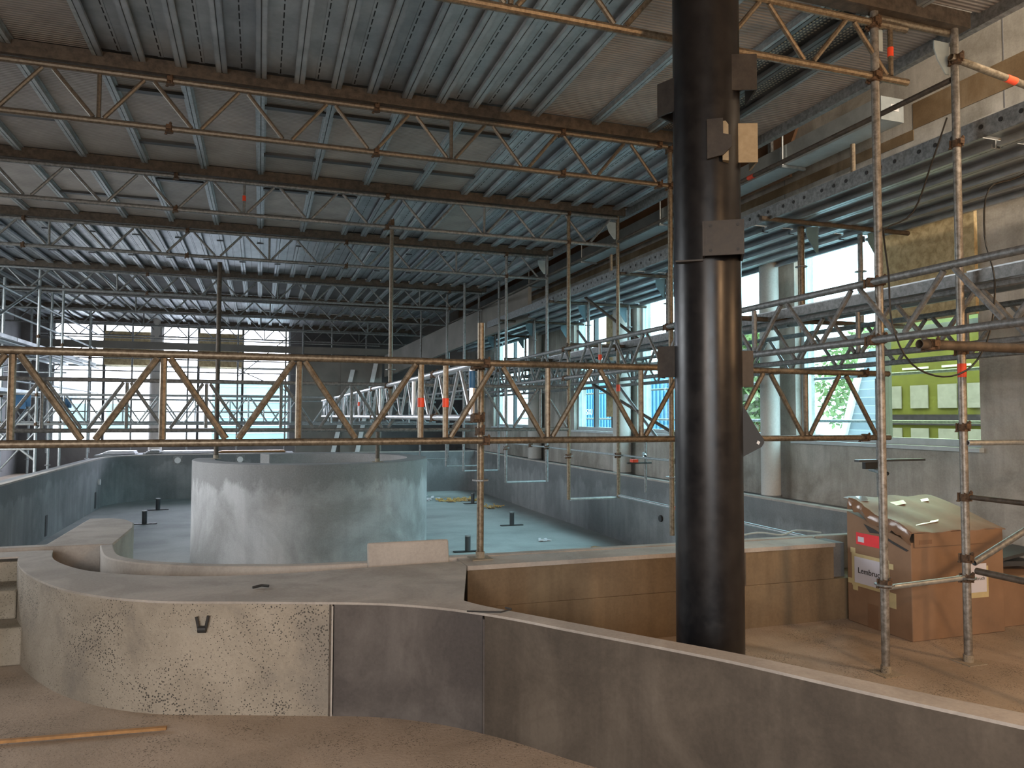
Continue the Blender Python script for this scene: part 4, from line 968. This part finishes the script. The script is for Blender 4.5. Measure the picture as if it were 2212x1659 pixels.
pl = tag(MB().box(-3.9, 0.9, 21.15, 22.2, -1.6, -1.0).build('far_pool_ledge', M['pool'], None, (-1.3, 21.7, -1.6)), 'concrete ledge between far pool wall and windows', 'ledge')

# ================================================================= OUTSIDE
tag(MB().box(-40, 60, 24.5, 80, -1.9, -1.8).box(6.9, 60, -40, 24.5, -1.9, -1.8).box(-40, 6.9, -40, -4.3, -1.9, -1.8).box(-40, -6.7, -4.3, 24.5, -1.9, -1.8).build('outside_ground', M['ground'], None, (20, 30, -1.9)), kind='structure')
ct = empty('shipping_container', (16, 24, -1.8), 'blue shipping container with white lettering seen through the second window', 'container')
MB().box(12.5, 13.0, 18.5, 30, -1.8, 1.3).build('body', M['container'], ct)
rb_ = MB()
for k in range(46): rb_.box(12.47, 12.5, 18.6+k*0.25, 18.7+k*0.25, -1.7, 1.2)
tag(rb_.build('corrugation', M['container'], ct), kind='stuff')
text('PSXU 21', ct, (12.46, 27.8, 0.08), (math.radians(90), 0, math.radians(-90)), 0.32, M['white'])
text('5', ct, (12.46, 25.8, 0.08), (math.radians(90), 0, math.radians(-90)), 0.32, M['white'])
br = empty('brick_building', (15, 16, -1.8), 'brick building with sloping roof and white edges outside', 'building')
def brickmat():
    m, nt, b, co = base('grey_brick', 0.85)
    bt = nt.nodes.new('ShaderNodeTexBrick'); bt.inputs['Scale'].default_value = 2.2
    mp = nt.nodes.new('ShaderNodeMapping'); mp.inputs['Rotation'].default_value = (math.radians(90), 0, math.radians(90)); nt.links.new(co, mp.inputs[0]); nt.links.new(mp.outputs[0], bt.inputs[0])
    bt.inputs['Color1'].default_value = (0.13, 0.14, 0.15, 1); bt.inputs['Color2'].default_value = (0.2, 0.2, 0.21, 1); bt.inputs['Mortar'].default_value = (0.3, 0.32, 0.33, 1)
    nt.links.new(bt.outputs[0], b.inputs['Base Color']); return m
M['brick'] = brickmat()
def yz_prism(pts, xa, xb):
    mb = MB(); n = len(pts)
    for xx in (xa, xb): mb.v += [(xx, yv, z) for yv, z in pts]
    mb.f += [tuple(range(n)), tuple(range(2*n-1, n-1, -1))] + [(i, (i+1) % n, (i+1) % n+n, i+n) for i in range(n)]
    return mb
yz_prism([(14.2, -1.8), (17.8, -1.8), (16.5, 1.9), (13.0, 1.9)], 16, 19).build('roof_slope', M['brick'], br)
yz_prism([(17.8, -1.8), (18.0, -1.8), (16.7, 1.9), (16.5, 1.9)], 15.9, 19).build('roof_edge', M['white'], br)
yz_prism([(16.1, -1.8), (16.3, -1.8), (15.0, 1.9), (14.8, 1.9)], 15.9, 16).build('roof_edge', M['white'], br)
lm = empty('green_facade', (12, 9.5, -1.8), 'lime green facade with rows of pale panes behind the right window', 'building')
MB().box(12.0, 12.3, 7.0, 12.2, -1.8, 2.6).build('wall', M['lime'], lm)
MB().box(11.96, 12.0, 7.0, 12.2, -0.14, 0.06).build('band', M['plum'], lm)
pm = cached('fpane', lambda: MB().box(-0.02, 0, -0.2, 0.2, -0.22, 0.22).mesh('window_pane', M['mauve']))
for k in range(8):
    for z in (0.40, -0.42): place('window_pane', pm, (11.98, 7.4+k*0.62, z), lm)
for k in range(5):
    place('window_pane', cached('fpane2', lambda: MB().box(-0.02, 0, -0.3, 0.3, -0.02, 0.02).mesh('window_pane', M['white'])), (11.98, 7.6+k*0.9, 0.95), lm)
MB().tube((11.5, 9.2, -1.8), (11.5, 9.2, 2.6), 0.06, 10).build('downpipe', M['blue'], lm)
def tree(label, x, y, h, r, seed):
    t = empty('leafy_tree', (x, y, -1.8), label, 'tree'); rt = random.Random(seed)
    MB().tube((x, y, -1.8), (x, y, -1.8+h*0.6), 0.12, 8, 0.06).build('trunk', M['wood'], t)
    mb = MB()
    for _ in range(2600):
        v = Vector((rt.gauss(0, 1), rt.gauss(0, 1), rt.gauss(0, 1))).normalized()*r*(rt.random()**0.4)
        c_ = Vector((x, y, -1.8+h*0.65))+Vector((v.x, v.y, v.z*1.1)); s = 0.13
        a = Vector((rt.uniform(-1, 1), rt.uniform(-1, 1), rt.uniform(-1, 1))).normalized()*s; b_ = a.cross(Vector((0.3, 0.5, 1))).normalized()*s*0.6
        k = len(mb.v); mb.v += [tuple(c_-a), tuple(c_+b_), tuple(c_+a), tuple(c_-b_)]; mb.f.append((k, k+1, k+2, k+3))
    tag(mb.build('foliage', M['palm'], t), kind='stuff')
tree('leafy tree outside just right of the black pillar', 10.6, 14.2, 3.9, 1.2, 1)
tree('leafy tree outside behind the brick building', 21, 21.5, 4.6, 2.0, 2)
tl = empty('teal_building', (1, 34, -1.8), 'pale teal building beyond the right half of the far windows', 'building')
MB().box(-2.0, 6.0, 36, 38, -1.8, 1.6).build('wall', M['teal'], tl)
for k in range(9): MB().box(-2.0, 6.0, 35.97, 36, -1.5+k*0.35, -1.47+k*0.35).build('siding_line', M['greyframe'], tl)
cl = empty('cream_building', (-8, 36, -1.8), 'cream flat roofed building beyond the left far windows', 'building')
MB().box(-12.0, -4.6, 36, 40, -1.8, 1.1).build('wall', M['cream'], cl)
MB().box(-12.1, -4.5, 35.9, 40.1, 1.1, 1.25).build('roof_edge', M['greyframe'], cl)
for k in range(4): MB().box(-11+k*1.6, -10.1+k*1.6, 35.95, 36, -0.6, 0.5).build('window', M['teal'], cl)
# outside scaffold lines behind the right windows
for z in (0.55, 1.45, -0.05): tube(f'outer scaffold rail beyond the right windows at {"low" if z < 0.2 else ("middle" if z < 1 else "upper")} height', (7.6, 3.5, z), (7.6, 22, z), 'galvdark', 0.02, hollow=False)
for y, nn in ((6.2, 'nearest'), (8.9, 'second nearest'), (11.5, 'third nearest'), (14.1, 'farthest')): tag(MB().tube((7.6, y, -1.8), (7.6, y, 3.2), 0.024, 10).build('outer_standard', M['galvdark'], None, (7.6, y, -1.8)), nn + ' outer scaffold upright beyond the right windows', 'pole', 'outer uprights beyond the right windows')
